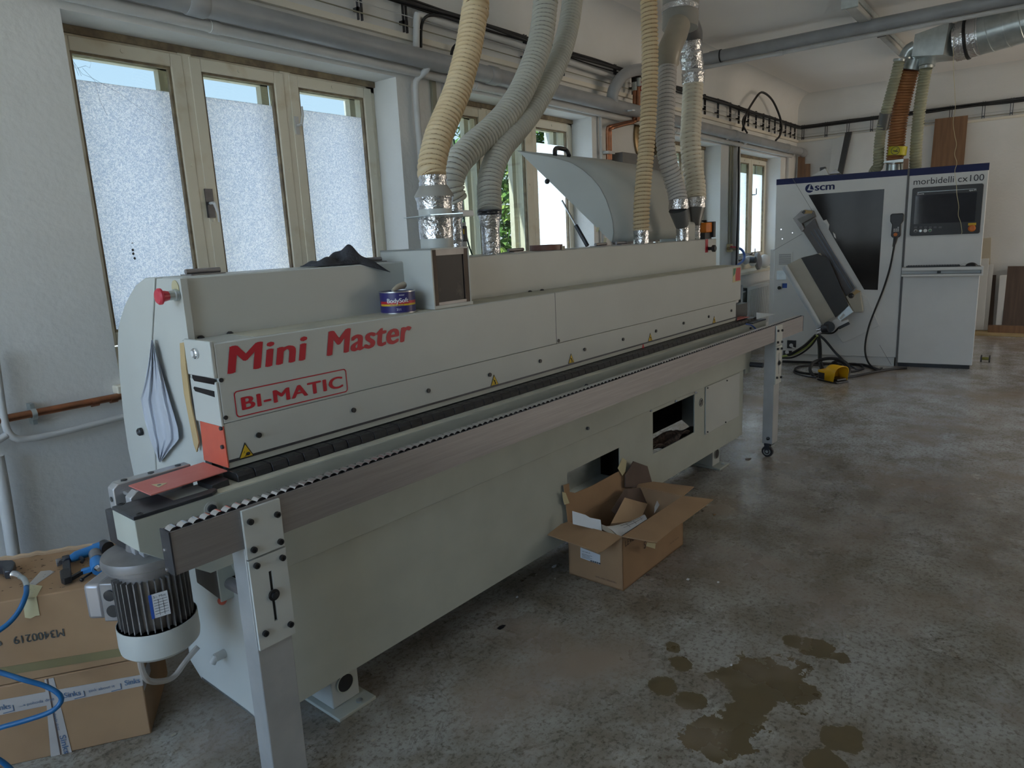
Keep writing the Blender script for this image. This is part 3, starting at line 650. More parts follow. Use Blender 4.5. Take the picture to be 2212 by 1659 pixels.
# ---- base: folded sheet body with two openings in its front
mb = MB(); BX0, BX1 = .94, 4.70
holes = [(3.41, 3.937, .368, .612), (2.577, 3.053, .36, .503)]
mb.wall(BX0, BX1, .165, .64, holes, lambda a, b, c, d: mb.box(a, b, 1.87, 1.876, c, d))
EB.part('front_panel', mb, M_paint2)
for xa_ in (BX0, BX1-.006): EB.part('end_panel', MB().prism([(1.872, .64), (1.872, .165), (2.26, .165), (2.335, .215), (2.335, .64)], 'x', xa_, xa_+.006), M_paint)
mb = MB(); mb.wall(BX0, BX1, .215, .64, [(3.55, 4.15, .26, .40)], lambda a, b, c, d: mb.box(a, b, 2.33, 2.336, c, d))
mb.box(BX0, 3.3, 1.876, 2.26, .165, .175).box(4.25, BX1, 1.876, 2.26, .165, .175).box(3.3, 4.25, 1.876, 2.02, .165, .175).box(3.3, 3.36, 1.876, 2.33, .175, .64).box(BX0, BX1, 1.876, 2.33, .62, .64)
EB.part('base_shell', mb, M_inside)
mb = MB().box(2.577, 3.053, 1.99, 1.996, .30, .56).box(2.577, 3.053, 1.876, 1.99, .33, .335)
EB.part('pocket_panel', mb, M_galv)
# motor and chips seen through the big opening
mb = MB().box(3.43, 3.53, 2.02, 2.10, .33, .56).cyl((3.50, 2.02, .43), (3.50, 1.95, .43), .038, n=24).box(3.44, 3.50, 1.99, 2.02, .47, .55)
im = EB.part('inner_motor', mb, M_motor); EB.part('motor_shaft', MB().ring((3.50, 1.945, .43), (0, 1, 0), .028, .016, .014), M_steel, im)
EB.part('chips', MB().grid(lambda u, v: (3.42+.5*u, 1.89+.13*v, .365+.03*math.sin(9*u+7*v)*math.cos(5*v)), 24, 8, .004), mat('wood_dust', (.11, .075, .06), .9, nscale=60, var=.4))
for px, py in ((1407, 887), (1461, 866), (1504, 848)): mb = MB(); mb.cyl(q(px, py, 1.87), q(px, py, 1.862), .006, n=10).box(q(px, py, 1.87).x-.018, q(px, py, 1.87).x, 1.862, 1.87, q(px, py, 1.87).z-.003, q(px, py, 1.87).z+.003); EB.part('panel_stud', mb, M_steel)
# cover plate at the right of the base
c = EB.part('cover_plate', MB().box(4.082, 4.62, 1.862, 1.869, .318, .628), M_paint, bev=.003)
for px, py in ((1528, 838), (1570, 822), (1528, 933), (1567, 912)): p = q(px, py, 1.862); EB.part('screw', MB().cyl(p, p+Vector((0, -.006, 0)), .005, n=10), M_black, c)
# prohibition pictogram
p = q(1514, 869, 1.87); mb = MB().ring((p.x, 1.868, p.z), (0, 1, 0), .026, .022, .002).bar((p.x-.016, 1.868, p.z-.016), (p.x+.016, 1.868, p.z+.016), .003, .002).ball((p.x, 1.868, p.z+.010), .005, 8).bar((p.x, 1.868, p.z+.006), (p.x-.004, 1.868, p.z-.014), .006, .002)
EB.part('pictogram', mb, M_dsteel)
# ---- conveyor beam
prof = [(.666, .935), (.666, .849), (.70, .822), (.842, .716), (.93, .716), (.955, .636), (4.81, .636), (4.81, .755), (4.86, .77), (5.08, .86), (5.08, .935)]
EB.part('conveyor_beam', MB().prism(prof, 'y', 1.86, 2.0), M_paint2, bev=.002)
EB.part('dust_strip', MB().box(.90, 5.0, 1.8605, 1.90, .935, .9362), M_dust)
for px, py in ((456, 1098), (1268, 925), (1265, 833), (1620, 709)): p = at(px, py, 'y', 1.86); EB.part('beam_bolt', MB().cyl(p, p+Vector((0, -.010, 0)), .012 if px == 456 else .008, n=14), M_dsteel)
EB.part('oval_washer', MB().lathe([(.020, 0), (.020, .002), (.014, .002)], at(456, 1098, 'y', 1.86)+Vector((0, -.0, 0)), (0, -1, 0)), M_paint)
# black end plates
bp = EB.part('end_plate', MB().prism([(.664, 1.857), (.875, 1.857), (.90, 1.875), (.90, 1.893), (.785, 1.893), (.782, 1.985), (.664, 1.993)], 'z', .936, .946), M_dsteel, bev=.0015)
for px, py in ((262, 1089), (302, 1110)): p = at(px, py, 'z', .946); EB.part('countersunk_screw', MB().ring((p.x, p.y, .9462), (0, 0, 1), .009, .005, .002), M_black, bp)
# cast yoke at the infeed end, behind the guard
mb = MB().prism([(.705, .962), (.72, .975), (.93, .975), (.93, .90), (.76, .90), (.74, .92), (.725, .88), (.705, .88)], 'y', 2.085, 2.125)
mb.prism([(.715, .950), (.735, .966), (.86, .966), (.86, .90), (.765, .90), (.745, .925), (.735, .85), (.715, .85)], 'y', 2.0, 2.035).box(.73, .90, 2.03, 2.09, .94, .95)
EB.part('tension_yoke', mb, mat('cast_aluminium', (.52, .52, .53), .35, .6), bev=.003)
for x, y, z in ((.745, 2.105, .976), (.82, 2.105, .976), (.76, 2.018, .967), (.90, 2.105, .976)): EB.part('bolt_hole', MB().cyl((x, y, z), (x, y, z+.001), .009, n=12), M_black)
for x, y, z in ((.704, 2.105, .93), (.714, 2.018, .90)): EB.part('bolt_hole', MB().cyl((x, y, z), (x-.001, y, z), .008, n=12), M_black)
mb = MB().box(.69, .93, 2.0, 2.13, .80, .90).cyl((.8, 1.95, .80), (.8, 1.95, .93), .045, n=20)
EB.part('gear_housing', mb, M_dsteel, bev=.004)
# ---- chain pads
def pad(x):
    mb = MB(); L = .0540; p = [(1.900, .936), (1.9, .953), (1.908, .963), (1.99, .963), (1.99, .936)]
    mb.prism(p, 'x', x, x+L)
    return mb
pads = []; x = .978; first = None
while x < 4.98:
    if first is None:
        first = EB.part('chain_pad', pad(x), M_rubber, bev=.0015); fx = x
        dm = MB().cyl((x+.016, 1.93, .9630), (x+.016, 1.93, .9638), .0055, n=12).cyl((x+.040, 1.93, .9630), (x+.040, 1.93, .9638), .0055, n=12).box(x+.0, x+.0555, 1.912, 1.9135, .963, .9634).box(x+.0, x+.0555, 1.950, 1.9515, .963, .9634)
        fd = EB.part('pad_recess', dm, M_black, first)
    else:
        c = link_copy(first, (x-fx, 0, 0), EB.o); d = fd.copy(); COL.objects.link(d); d.parent = c
    x += .057
# pads tipping round the sprocket
mb = MB()
for k, (cx, cz, a) in enumerate(((.950, .948, .10), (.905, .930, .55), (.868, .898, 1.0))):
    dx, dz = math.cos(a), math.sin(a); n = Vector((-dz, 0, dx)); d = Vector((-dx, 0, -dz)); p = Vector((cx, 0, cz))
    quad = [p+d*.0+n*.008, p+d*.052+n*.008, p+d*.052-n*.014, p-n*.014]
    mb.prism([(v.x, v.z) for v in quad], 'y', 1.90, 1.99)
EB.part('turning_pad', mb, M_rubber, bev=.0015)
# ---- hood
hd = EB.part('hood', MB().box(XH, 4.84, YH, 2.15, 1.105, 1.345), M_paint, bev=.004)
EB.part('hood_top_dust', MB().box(1.12, 4.83, YH+.004, 2.13, 1.3452, 1.3462), M_dust, hd)
EB.part('hood_seam', MB().box(2.644, 2.647, YH-.0006, YH, 1.105, 1.345), M_dsteel, hd)
lh = EB.part('lower_hood', MB().box(XH+.001, 4.766, YH+.003, 2.12, .985, 1.104), M_paint, bev=.001)
EB.part('brush_strip', MB().box(XH+.002, 4.766, YH+.002, YH+.006, .984, .992), M_dsteel, lh)
EB.part('skirt', MB().box(XH+.002, 4.766, YH+.004, 2.1, .966, .984), M_paint2, lh)
# caps and screws
cap0 = None
for px, py in ((559, 940), (764, 886), (925.6, 843.8), (1058, 809.5), (1167, 780), (1263, 755), (1346, 733), (1417, 715), (1477, 698), (1531, 684), (1580, 671), (1206, 736), (477, 821), (487, 902)):
    p = q(px, py, YH+.001); o = MB().cyl((p.x, YH+.004, p.z), (p.x, YH-.003, p.z), .0085 if p.x > 1.02 else .0065, n=18); EB.part('hole_plug', o, M_black, lh)
for px, py in ((434, 729), (497, 720), (1145, 630), (1171, 627)):
    p = at(px, py, 'z', 1.347); EB.part('top_screw', MB().lathe([(.011, 0), (.010, .004), (.005, .008)], (p.x, p.y, 1.345), n=14), M_black, hd)
# warning triangles
def warn(px, py, w, hand):
    p = q(px, py, YH+.001); y = YH+.0025; b = .013
    z0 = p.z-w*.42; T = EB.part('warning_sign', MB().prism([(p.x-w/2, z0), (p.x+w/2, z0), (p.x, z0+w*.93)], 'y', y-.001, y), M_black, lh)
    return T, p, z0
for i, (px, py) in enumerate(((531, 974), (1068, 822), (1234, 775), (1405, 729), (1543, 691))):
    w = .052; p = q(px, py, YH+.001); y = YH+.002; z0 = p.z-w*.42
    T = EB.part('warning_sign', MB().prism([(p.x-w/2, z0), (p.x+w/2, z0), (p.x, z0+w*.93)], 'y', y-.0008, y+.001), M_black, lh, bev=.0008)
    s = .80; c = z0+w*.31
    mb = MB().prism([(p.x-w/2*s, c-w*.31*s), (p.x+w/2*s, c-w*.31*s), (p.x, c+w*.62*s)], 'y', y-.0016, y-.0008); EB.part('sign_face', mb, M_yel, lh)
    mb = MB()
    if i == 0: mb.ball((p.x+.006, y-.002, z0+.012), .006, 10, (1.3, .3, .9)); mb.bar((p.x+.006, y-.002, z0+.012), (p.x-.004, y-.002, z0+.008), .001, .004, (0, 1, 0)).bar((p.x-.008, y-.002, z0+.016), (p.x-.004, y-.002, z0+.022), .001, .001, (0, 1, 0)).bar((p.x-.010, y-.002, z0+.005), (p.x-.001, y-.002, z0+.006), .001, .001, (0, 1, 0))
    else: mb.bar((p.x-.008, y-.002, z0+.027), (p.x+.003, y-.002, z0+.018), .001, .007, (0, 1, 0)); mb.prism([(p.x-.004, z0+.024), (p.x+.004, z0+.023), (p.x+.001, z0+.014)], 'y', y-.0024, y-.0016); mb.ball((p.x+.005, y-.002, z0+.010), .0045, 10, (1, .3, 1))
    EB.part('sign_symbol', mb, M_black, lh)
p = q(1389, 749, YH+.003); EB.part('arrow_mark', MB().prism([(p.x-.012, p.z), (p.x+.012, p.z), (p.x, p.z-.022)], 'y', YH+.0015, YH+.003).box(p.x-.005, p.x+.005, YH+.0015, YH+.003, p.z, p.z+.014), M_red, lh)
# lettering
mb = MB(); yy = YH-.0015
text(mb, 'Mini', (1.015, yy, 1.2505), (1, 0, 0), (0, 0, 1), .078, 1.302-1.017, bold=.045, shear=.22, spacing=1.05); EB.part('red_lettering', mb, M_red, hd, flat=True); mb = MB()
text(mb, 'Master', (1.364, yy, 1.2495), (1, 0, 0), (0, 0, 1), .078, 1.753-1.364, bold=.045, shear=.22, spacing=1.05)
EB.part('red_lettering', mb, M_red, hd, flat=True)
mb = MB(); text(mb, 'BI-MATIC', (1.046, yy, 1.134), (1, 0, 0), (0, 0, 1), .038, .372, bold=.055, spacing=1.1)
EB.part('red_lettering', mb, M_red, hd, flat=True)
def rrect(x0, x1, z0, z1, r, n=6):
    P = []
    for cx, cz, a0 in ((x1-r, z1-r, 0), (x0+r, z1-r, PI/2), (x0+r, z0+r, PI), (x1-r, z0+r, 1.5*PI)):
        P += [(cx+r*math.cos(a0+PI/2*k/n), cz+r*math.sin(a0+PI/2*k/n)) for k in range(n+1)]
    return P
mb = MB(); A = rrect(1.026, 1.436, 1.114, 1.195, .012); B_ = rrect(1.0295, 1.4325, 1.1175, 1.1915, .0095); n = len(A)
mb.add([(x, yy, z) for x, z in A]+[(x, yy, z) for x, z in B_], [(k, (k+1) % n, n+(k+1) % n, n+k) for k in range(n)])
EB.part('red_border', mb, M_red, hd, flat=True)
# sticker at the far end of the hood
p0 = q(1584, 577); p1 = q(1600, 606)
st = EB.part('sticker', MB().box(p0.x, 4.825, yy, YH, 1.235, 1.335), M_mask, hd)
EB.part('sticker_green', MB().prism([(p0.x+.005, 1.330), (p0.x+.05, 1.330), (p0.x+.035, 1.295), (p0.x+.005, 1.275)], 'y', yy-.001, yy), M_green, hd)
EB.part('sticker_red', MB().prism([(4.82, 1.330), (p0.x+.058, 1.330), (p0.x+.045, 1.29), (p0.x+.045, 1.242), (4.82, 1.242)], 'y', yy-.001, yy), M_red, hd)
# ---- control panel on the hood's end
cp = EB.part('control_panel', MB().box(XH-.012, XH, YH-.001, 2.112, 1.243, 1.352), M_paint, bev=.003)
EB.part('control_panel', MB().box(XH-.008, XH, YH+.0, 2.112, 1.098, 1.232), M_paint, bev=.002)
def qe(px, py, x=XH-.013): return at(px, py, 'x', x)
p = qe(423, 763); mb = MB().lathe([(.016, 0), (.016, .006), (.013, .009)], p, (-1, 0, 0), 24)
bt = EB.part('push_button', mb, M_chrome, cp); EB.part('button_cap', MB().lathe([(.009, 0), (.009, .012), (.006, .013)], p, (-1, 0, 0), 20), M_white, cp)
for z in (1.207, 1.168):
    P = [qe(*v, x=XH-.0085) for v in (((416, 817), (420, 823), (463, 831), (464, 820), (418, 808), (415, 810)) if z > 1.2 else ((418, 838), (422, 845), (464, 858), (463, 845), (420, 835)))]
    EB.part('slot', MB().slab(P, (-.0006, 0, 0)), M_dglass)
# ---- orange guard
og = EB.part('guard', MB().slab([(XH-.004, YH+.001, .970), (XH-.004, YH+.001, 1.097), (XH-.004, 2.095, 1.097), (XH-.004, 2.105, .970)], (.003, 0, 0)), M_orange, label='orange upright guard plate')
gp = [at(326.5, 1071, 'z', .968), at(491, 1018.5, 'z', .968), at(439.5, 1000, 'z', .968), at(278, 1050.5, 'z', .968)]
og2 = EB.part('guard', MB().slab(gp, (0, 0, .003)), M_orangeL, label='worn red guard plate lying flat')
for px, py in ((479, 925), (482, 965)): p = qe(px, py, XH-.004); EB.part('guard_screw', MB().cyl(p, p+Vector((-.006, 0, 0)), .0065, n=12), M_dsteel, og)
a, b, c = at(362, 1043, 'z', .9712), at(343, 1053, 'z', .9712), at(327, 1047, 'z', .9712)
EB.part('warning_sign', MB().slab([a, b, c], (0, 0, .0006)), M_mask, og2)
EB.part('sign_symbol', MB().ball((a+b+c)/3+Vector((0, 0, .0006)), .006, 8, (1, 1, .1)), M_dsteel, og2)
# ---- end plate, upper cover, curved rear cover
EB.part('end_cheek', MB().slab([(XH+.004, 2.11, 1.53), (XH+.004, 2.115, .80), (XH+.004, 2.50, .80), (XH+.004, 2.43, 1.10), (XH+.004, 2.353, 1.342), (XH+.004, 2.266, 1.53)], (.02, 0, 0)), M_paint)
uc = EB.part('upper_cover', MB().box(1.0, 4.82, 2.13, 2.26, 1.33, 1.533), M_paint, bev=.005)
EB.part('cover_seam', MB().box(1.908, 1.911, 2.1295, 2.131, 1.345, 1.53), M_dsteel, uc)
rc = [(2.275, 1.533), (2.343, 1.533), (2.42, 1.51), (2.482, 1.475), (2.535, 1.44), (2.585, 1.394), (2.618, 1.36), (2.645, 1.30), (2.668, 1.22), (2.685, 1.12), (2.698, 1.03), (2.704, .91), (2.69, .80), (2.505, .80), (2.44, 1.10), (2.362, 1.342)]
EB.part('rear_cover', MB().prism(rc, 'x', XH+.002, 3.66), M_paint, bev=.003)
EB.part('rear_body', MB().box(1.2, 4.80, 2.26, 2.40, .66, 1.50).box(1.05, 1.25, 2.05, 2.42, .66, 1.3), M_paint2)
p = at(306, 932, 'x', XH); EB.part('rubber_foot', MB().lathe([(.014, 0), (.014, .01), (.010, .014), (.004, .010)], p, (-1, 0, 0), 18), M_rubber)
# emergency stop
p = at(385, 637, 'x', XH+.004); d = Vector((-1, 0, 0))
es = EB.part('emergency_button', MB().lathe([(.016, 0), (.018, .003), (.018, .012), (.014, .014), (.014, .030)], p, d, 26), M_galv)
EB.part('mushroom_head', MB().lathe([(.013, .028), (.016, .040), (.017, .048), (.0245, .052), (.0245, .058), (.020, .063), (.008, .064)], p, d, 28), M_ered, es)
EB.part('button_disc', MB().slab([p+Vector((-.001, .0, 0))+Vector((0, math.cos(t)*.022+.008, math.sin(t)*.024+.02)) for t in [k*PI/10 for k in range(20)]], (-.002, 0, 0)), M_mask, es)
# hinges on the top
for a, b in ((401, 434), (788, 810), (1098, 1128), (1286, 1306), (1331, 1350)):
    A_, B2 = at(a, 590-(a-390)*.07, 'y', 2.262), at(b, 590-(b-390)*.07, 'y', 2.262)
    hg = EB.part('hinge', MB().cyl((A_.x, 2.262, 1.545), (A_.x+.115, 2.262, 1.545), .0085, n=14).box(A_.x, A_.x+.115, 2.225, 2.30, 1.533, 1.537), M_steel, uc)
# raised rear cover at the far end
XR = 3.708
def pr(px, py, x=XR): p = at(px, py, 'x', x); return (p.y, p.z)
prof = [pr(*v) for v in ((1118, 325), (1140, 330), (1162, 334), (1190, 338.5), (1215, 345), (1238, 353), (1258, 366), (1278, 383), (1296, 405), (1309, 430), (1318, 455), (1324, 480), (1326, 502), (1322, 524))]
rv = EB.part('raised_cover', MB().prism(prof, 'x', XR, XR+.006), M_paint, label='raised end cheek of the open cover')
xe = 4.80; mb = MB(); N = len(prof)
mb.add([(XR, y, z) for y, z in prof]+[(xe, y, z) for y, z in prof], [(k, k+1, N+k+1, N+k) for k in range(N-1)])
cs = EB.part('cover_shell', mb, M_paint); so = cs.modifiers.new('s', 'SOLIDIFY'); so.thickness = .003
EB.part('far_cheek', MB().prism(prof, 'x', xe-.006, xe), M_paint)
p = at(1183, 392, 'x', XR); EB.part('rubber_foot', MB().lathe([(.016, 0), (.016, .01), (.012, .014), (.004, .010)], p, (-1, 0, 0), 18), M_rubber)
(y0, z0) = prof[2]; h0 = Vector((4.0, y0, z0))
hv = [at(1199, 334, 'y', 2.88), at(1199, 324, 'y', 2.92), at(1204, 320, 'y', 2.94), at(1218, 322, 'y', 2.94), at(1224, 326, 'y', 2.93), at(1229, 336, 'y', 2.88)]
EB.part('cover_handle', MB().tube(spline(hv, .01), .015, 12), M_black, rv)
sp0, sp1, sp2 = at(1214, 433, 'x', XR+.05), at(1244, 487, 'x', XR+.05), at(1269, 531, 'x', XR+.05)
gs = EB.part('gas_strut', MB().cyl(sp1, sp2, .013, n=14), M_dsteel); EB.part('strut_rod', MB().cyl(sp0, sp1, .006, n=10), M_chrome, gs)
# far end electrical box with lamp
eb = EB.part('switch_box', MB().box(4.55, 4.93, 2.262, 2.44, 1.36, at(1530, 478, 'y', 2.262).z), M_paint, bev=.02)
EB.part('box_gasket', MB().box(4.93, 4.95, 2.26, 2.45, 1.36, at(1548, 476, 'y', 2.262).z+.004), M_black, bev=.004)
pa = at(1518, 495, 'y', 2.25)
lm = EB.part('signal_lamp', MB().box(pa.x-.05, pa.x+.05, 2.20, 2.262, pa.z-.025, pa.z+.045), M_amber, eb, bev=.006)
EB.part('lamp_bracket', MB().box(pa.x+.05, pa.x+.085, 2.19, 2.262, pa.z-.06, pa.z+.05).box(pa.x-.05, pa.x+.06, 2.21, 2.262, pa.z-.07, pa.z-.026), M_black, eb)
p = at(1531, 537, 'y', 2.13); EB.part('rotary_knob', MB().lathe([(.012, 0), (.012, .02), (.024, .03), (.024, .045), (.018, .05)], p, (0, -1, 0), 20), M_black, uc)
EB.part('red_label', MB().box(p.x-.055, p.x-.018, 2.127, 2.13, p.z-.025, p.z+.065), M_red, uc)
# ---- outfeed end
EB.part('outfeed_plate', MB().slab([at(1634, 690, 'z', .972), at(1674, 679.5, 'z', .972), at(1634, 676, 'z', .972)], (0, 0, .003)), M_paint)
EB.part('outfeed_plate', MB().slab([at(1592, 692, 'z', .970), at(1619, 685, 'z', .970), at(1592, 683.5, 'z', .970)], (0, 0, .003)), M_orangeL)
a0, a1, a2 = at(1592, 692, 'z', .965), at(1634, 690, 'z', .965), None
EB.part('brush_holder', MB().box(4.78, 5.08, 2.0, 2.05, .965, 1.06), M_black, label='black brush holder standing at the outfeed')
EB.part('outfeed_rail', MB().box(4.78, 5.04, 2.052, 2.07, 1.065, 1.085), M_white)
EB.part('end_plate', MB().box(4.83, 5.08, 1.86, 1.99, .936, .946), M_dsteel)
EB.part('cable_arc', sm([at(1612, 700, 'y', 1.855), at(1622, 702, 'y', 1.85), at(1629, 707, 'y', 1.845), at(1634, 712, 'y', 1.84)], .005, 8), M_bluel)
# ---- dust box on the hood
dx0, dx1, dy0, dy1, dz0, dz1 = 1.884, 2.094, 1.968, 2.262, 1.3475, 1.578
mb = MB().box(dx0, dx0+.006, dy0, dy1, dz0, dz1).box(dx1-.006, dx1, dy0, dy1, dz0, dz1).box(dx0, dx1, dy0, dy1, dz1-.006, dz1).box(dx0, dx1, dy1-.006, dy1, dz0, dz1).box(dx0-.003, dx1+.003, dy0-.004, dy1, dz0, dz0+.012)
db = EB.part('dust_box', mb, M_paint)
mb = MB().box(dx0+.006, dx0+.028, dy0+.002, dy0+.012, dz0+.012, dz1-.006).box(dx1-.028, dx1-.006, dy0+.002, dy0+.012, dz0+.012, dz1-.006)
EB.part('window_stile', mb, M_dbrown, db)
mb = MB().box(dx0+.028, dx1-.028, dy0+.002, dy0+.012, dz1-.028, dz1-.006).box(dx0+.028, dx1-.028, dy0+.002, dy0+.012, dz0+.012, dz0+.024)
EB.part('window_rail', mb, M_motor, db)
EB.part('inspection_window', MB().box(dx0+.028, dx1-.028, dy0+.008, dy0+.010, dz0+.024, dz1-.028), mat('dusty_window', (.10, .085, .075), .3, col2=(.02, .02, .024), nscale=7, thr=(.60, .70), spec=.15), db)
EB.part('inner_knob', MB().lathe([(.008, 0), (.008, .02), (.018, .03), (.018, .045), (.010, .05)], (dx0+.14, dy0+.06, dz0+.05), (0, -1, 0), 18), M_black, db)
# ---- feet
def foot(x):
    mb = MB(); s = [(x, 1.93, .012), (x+.115, 1.93, .012), (x+.115, 1.93, .165), (x, 1.93, .165)]
    mb.box(x, x+.115, 1.936, 2.08, .012, .165)
    f = EB.part('foot', mb, M_paint, bev=.004)
    EB.part('foot_plate', MB().box(x-.02, x+.14, 1.875, 2.09, 0, .012), M_scrap if 0 else M_paint2, f, bev=.002)
    EB.part('foot_face', MB().ring((x+.057, 1.933, .088), (0, 1, 0), .036, .032, .006), M_paint2, f)
    EB.part('foot_hole', MB().lathe([(.032, 0), (.032, .004)], (x+.057, 1.9355, .088), (0, -1, 0), 26), M_black, f)
    EB.part('foot_bolt', MB().lathe([(.012, 0), (.012, .006), (.007, .007)], (x+.085, 1.90, .012), n=14), M_cop if 0 else M_galv, f)
foot(1.232); foot(4.36)
# ---- rail with rollers
rl = EB.part('roller_rail', MB().box(.684, 5.40, 1.700, 1.7045, .822, .935).box(.684, 5.40, 1.7425, 1.747, .822, .935).box(.684, 5.40, 1.7045, 1.7425, .822, .828), M_steel)
re_ = EB.part('rail_end_plate', MB().box(.680, .684, 1.698, 1.748, .822, .936), M_dsteel); EB.part('rail_end_plate', MB().box(5.40, 5.404, 1.698, 1.748, .822, .936), M_dsteel)
for px, py in ((358, 1188), (362, 1230)): p = at(px, py, 'x', .68); EB.part('screw', MB().lathe([(.0055, 0), (.005, .004), (.002, .005)], p, (-1, 0, 0), 12), M_chrome, re_)
r0 = None; x = .702; i = 0; rest = MB()
def roller(mb, x): mb.tube([(x, 1.709, .9255), (x, 1.738, .9255)], .0165, 18, caps=False).tube([(x, 1.738, .9255), (x, 1.709, .9255)], .0150, 18, caps=False)
while x < 5.385:
    if i < 100:
        if r0 is None: m_ = MB(); roller(m_, x); r0 = EB.part('roller', m_, M_chrome, rl); rx = x
        else: link_copy(r0, (x-rx, 0, 0), rl)
    else: roller(rest, x)
    x += .0295; i += 1
EB.part('roller_row', rest, M_chrome, rl, kind='stuff')
# ---- legs
def leg(dx):
    z0 = .085 if dx else 0.0
    lg = EB.part('leg', MB().box(.866+dx, .974+dx, 1.704 if 0 else 1.700, 1.772, z0, .822).box(.866+dx, .974+dx, 1.75, 1.772, .8, .90), M_legp, bev=.003)
    EB.part('clamp_plate', MB().box(.867+dx, .981+dx, 1.690, 1.699, .790, .930), M_paint, lg, bev=.0015)
    mb = MB(); mb.wall(.869+dx, .981+dx, .52, .785, [(.922+dx, .932+dx, .585, .735)], lambda a, b, c, d: mb.box(a, b, 1.691, 1.699, c, d))
    EB.part('adjusting_plate', mb, M_paint, lg)
    EB.part('slot', MB().box(.922+dx, .932+dx, 1.6975, 1.6995, .585, .735), M_black, lg)
    for X, Z in ((.886, .895), (.966, .888), (.886, .815), (.966, .808), (.888, .768), (.966, .760), (.888, .566), (.966, .556)):
        EB.part('bolt', MB().lathe([(.0085, 0), (.0085, .009), (.005, .0092), (.0045, .006)], (X+dx, 1.690, Z), (0, -1, 0), 14), M_black, lg)
    EB.part('clamp_bolt', MB().lathe([(.015, 0), (.0165, .003), (.0165, .006), (.009, .0065), (.009, .012), (.006, .013)], (.927+dx, 1.690, .665), (0, -1, 0), 22), M_black, lg)
    # slide shaft from the base to the leg
    b = EB.part('bearing_block', MB().box(.899, .960, 1.945, 1.952, .572, .690) if not dx else MB().box(4.72, 4.80, 1.862, 1.90, .60, .70), M_paint2, bev=.002)
    sx = .932 if not dx else 4.80; sz_ = .622 if not dx else .655
    EB.part('slide_shaft', MB().cyl((sx, 1.772, sz_), (sx, 1.945, sz_), .018, n=20), M_steel if not dx else M_dsteel, lg)
    return lg
l1 = leg(0); l2 = leg(3.957)
EB.part('bearing_housing', MB().prism([(1.953, .70), (1.953, .578), (2.095, .592), (2.095, .70)], 'x', .900, .958), mat('bearing_grey', (.13, .125, .12), .6), bev=.002)
p = at(480, 1297, 'y', 1.97); EB.part('bleed_knob', MB().ball(p, .014, 14), MATS['orange_guard'])
wc = Vector((4.80, 1.722, .040))
wh = EB.part('castor', MB().lathe([(.012, -.016), (.034, -.016), (.040, -.010), (.040, .010), (.034, .016), (.012, .016)], wc, (-1, 0, 0), 28), M_rubber, l2)
EB.part('castor_hub', MB().ring(wc+Vector((-.0165, 0, 0)), (1, 0, 0), .025, .019, .002).lathe([(.010, .010), (.010, .019)], wc, (-1, 0, 0), 18), M_galv, l2)
EB.part('castor_fork', MB().box(4.782, 4.785, 1.705, 1.74, .035, .10).box(4.83, 4.90, 1.71, 1.76, .07, .095), M_dsteel, l2)
p = at(1659.5, 947, 'x', 4.823); EB.part('leg_knob', MB().lathe([(.012, 0), (.012, .01), (.008, .012)], p, (-1, 0, 0), 16), M_black, l2)
# ---- drive motor hanging at the infeed end
mc = Vector((.735, 2.0, 0))
mt = EB.part('drive_motor', MB().lathe([(.045, .835), (.05, .805), (.085, .80), (.113, .795), (.116, .785), (.116, .772), (.108, .768), (.108, .758), (.085, .752), (.085, .74)], mc, n=40), M_motor)
mb = MB().lathe([(.082, .75), (.082, .575)], mc, n=36)
for k in range(34):
    a = 2*PI*k/34; ca, sa = math.cos(a), math.sin(a)
    if 1.9 < a % (2*PI) < 2.9: continue
    mb.bar(mc+Vector((ca*.089, sa*.089, .575)), mc+Vector((ca*.089, sa*.089, .735)), .003, .018, (ca, sa, 0))
EB.part('motor_body', mb, M_motor, mt)
EB.part('fan_cowl', MB().lathe([(.106, .585), (.107, .53), (.104, .51), (.09, .497), (.02, .494)], mc, n=44).lathe([(.104, .585), (.100, .55), (.09, .545)], mc, n=44), M_paint, mt)
ax = Vector((-.62, .78, 0)); sd = Vector((.78, .62, 0)); ct = mc+Vector((0, 0, .655))
def obx(c, l0, l1, w, h0, h1):
    P = [c+ax*l+sd*(s*w) + Vector((0, 0, z)) for l in (l0, l1) for s in (-1, 1) for z in (h0, h1)]
    return MB().add(P, [(0, 1, 3, 2), (4, 6, 7, 5), (0, 4, 5, 1), (2, 3, 7, 6), (0, 2, 6, 4), (1, 5, 7, 3)])
EB.part('terminal_box', obx(ct, .07, .118, .055, -.05, .065), M_motor, mt, bev=.004)
EB.part('terminal_lid', obx(ct, .118, .168, .050, -.045, .06), mat('motor_lid', (.40, .39, .40), .35, .6), mt, bev=.010)
fr_ = Vector((.10, -.995, 0)); nf = at(342, 1297, 'y', 1.915)
vn = (Vector((nf.x, nf.y, 0))-Vector((mc.x, mc.y, 0))).normalized(); vt = Vector((-vn.y, vn.x, 0)); c0 = mc+vn*.099+Vector((0, 0, .665))
np_ = EB.part('name_plate', MB().slab([c0-vt*.024+Vector((0, 0, -.035)), c0+vt*.024+Vector((0, 0, -.035)), c0+vt*.024+Vector((0, 0, .035)), c0-vt*.024+Vector((0, 0, .035))], vn*.001), M_paper, mt)
EB.part('plate_stripe', MB().slab([c0-vt*.024+Vector((0, 0, -.035)), c0-vt*.016+Vector((0, 0, -.035)), c0-vt*.016+Vector((0, 0, .035)), c0-vt*.024+Vector((0, 0, .035))], vn*.0016), M_bluel, mt)
mb = MB(); c1 = c0+vn*.0014
text(mb, '3~ Mot', c1-vt*.013+Vector((0, 0, .022)), vt, (0, 0, 1), .007, .032)
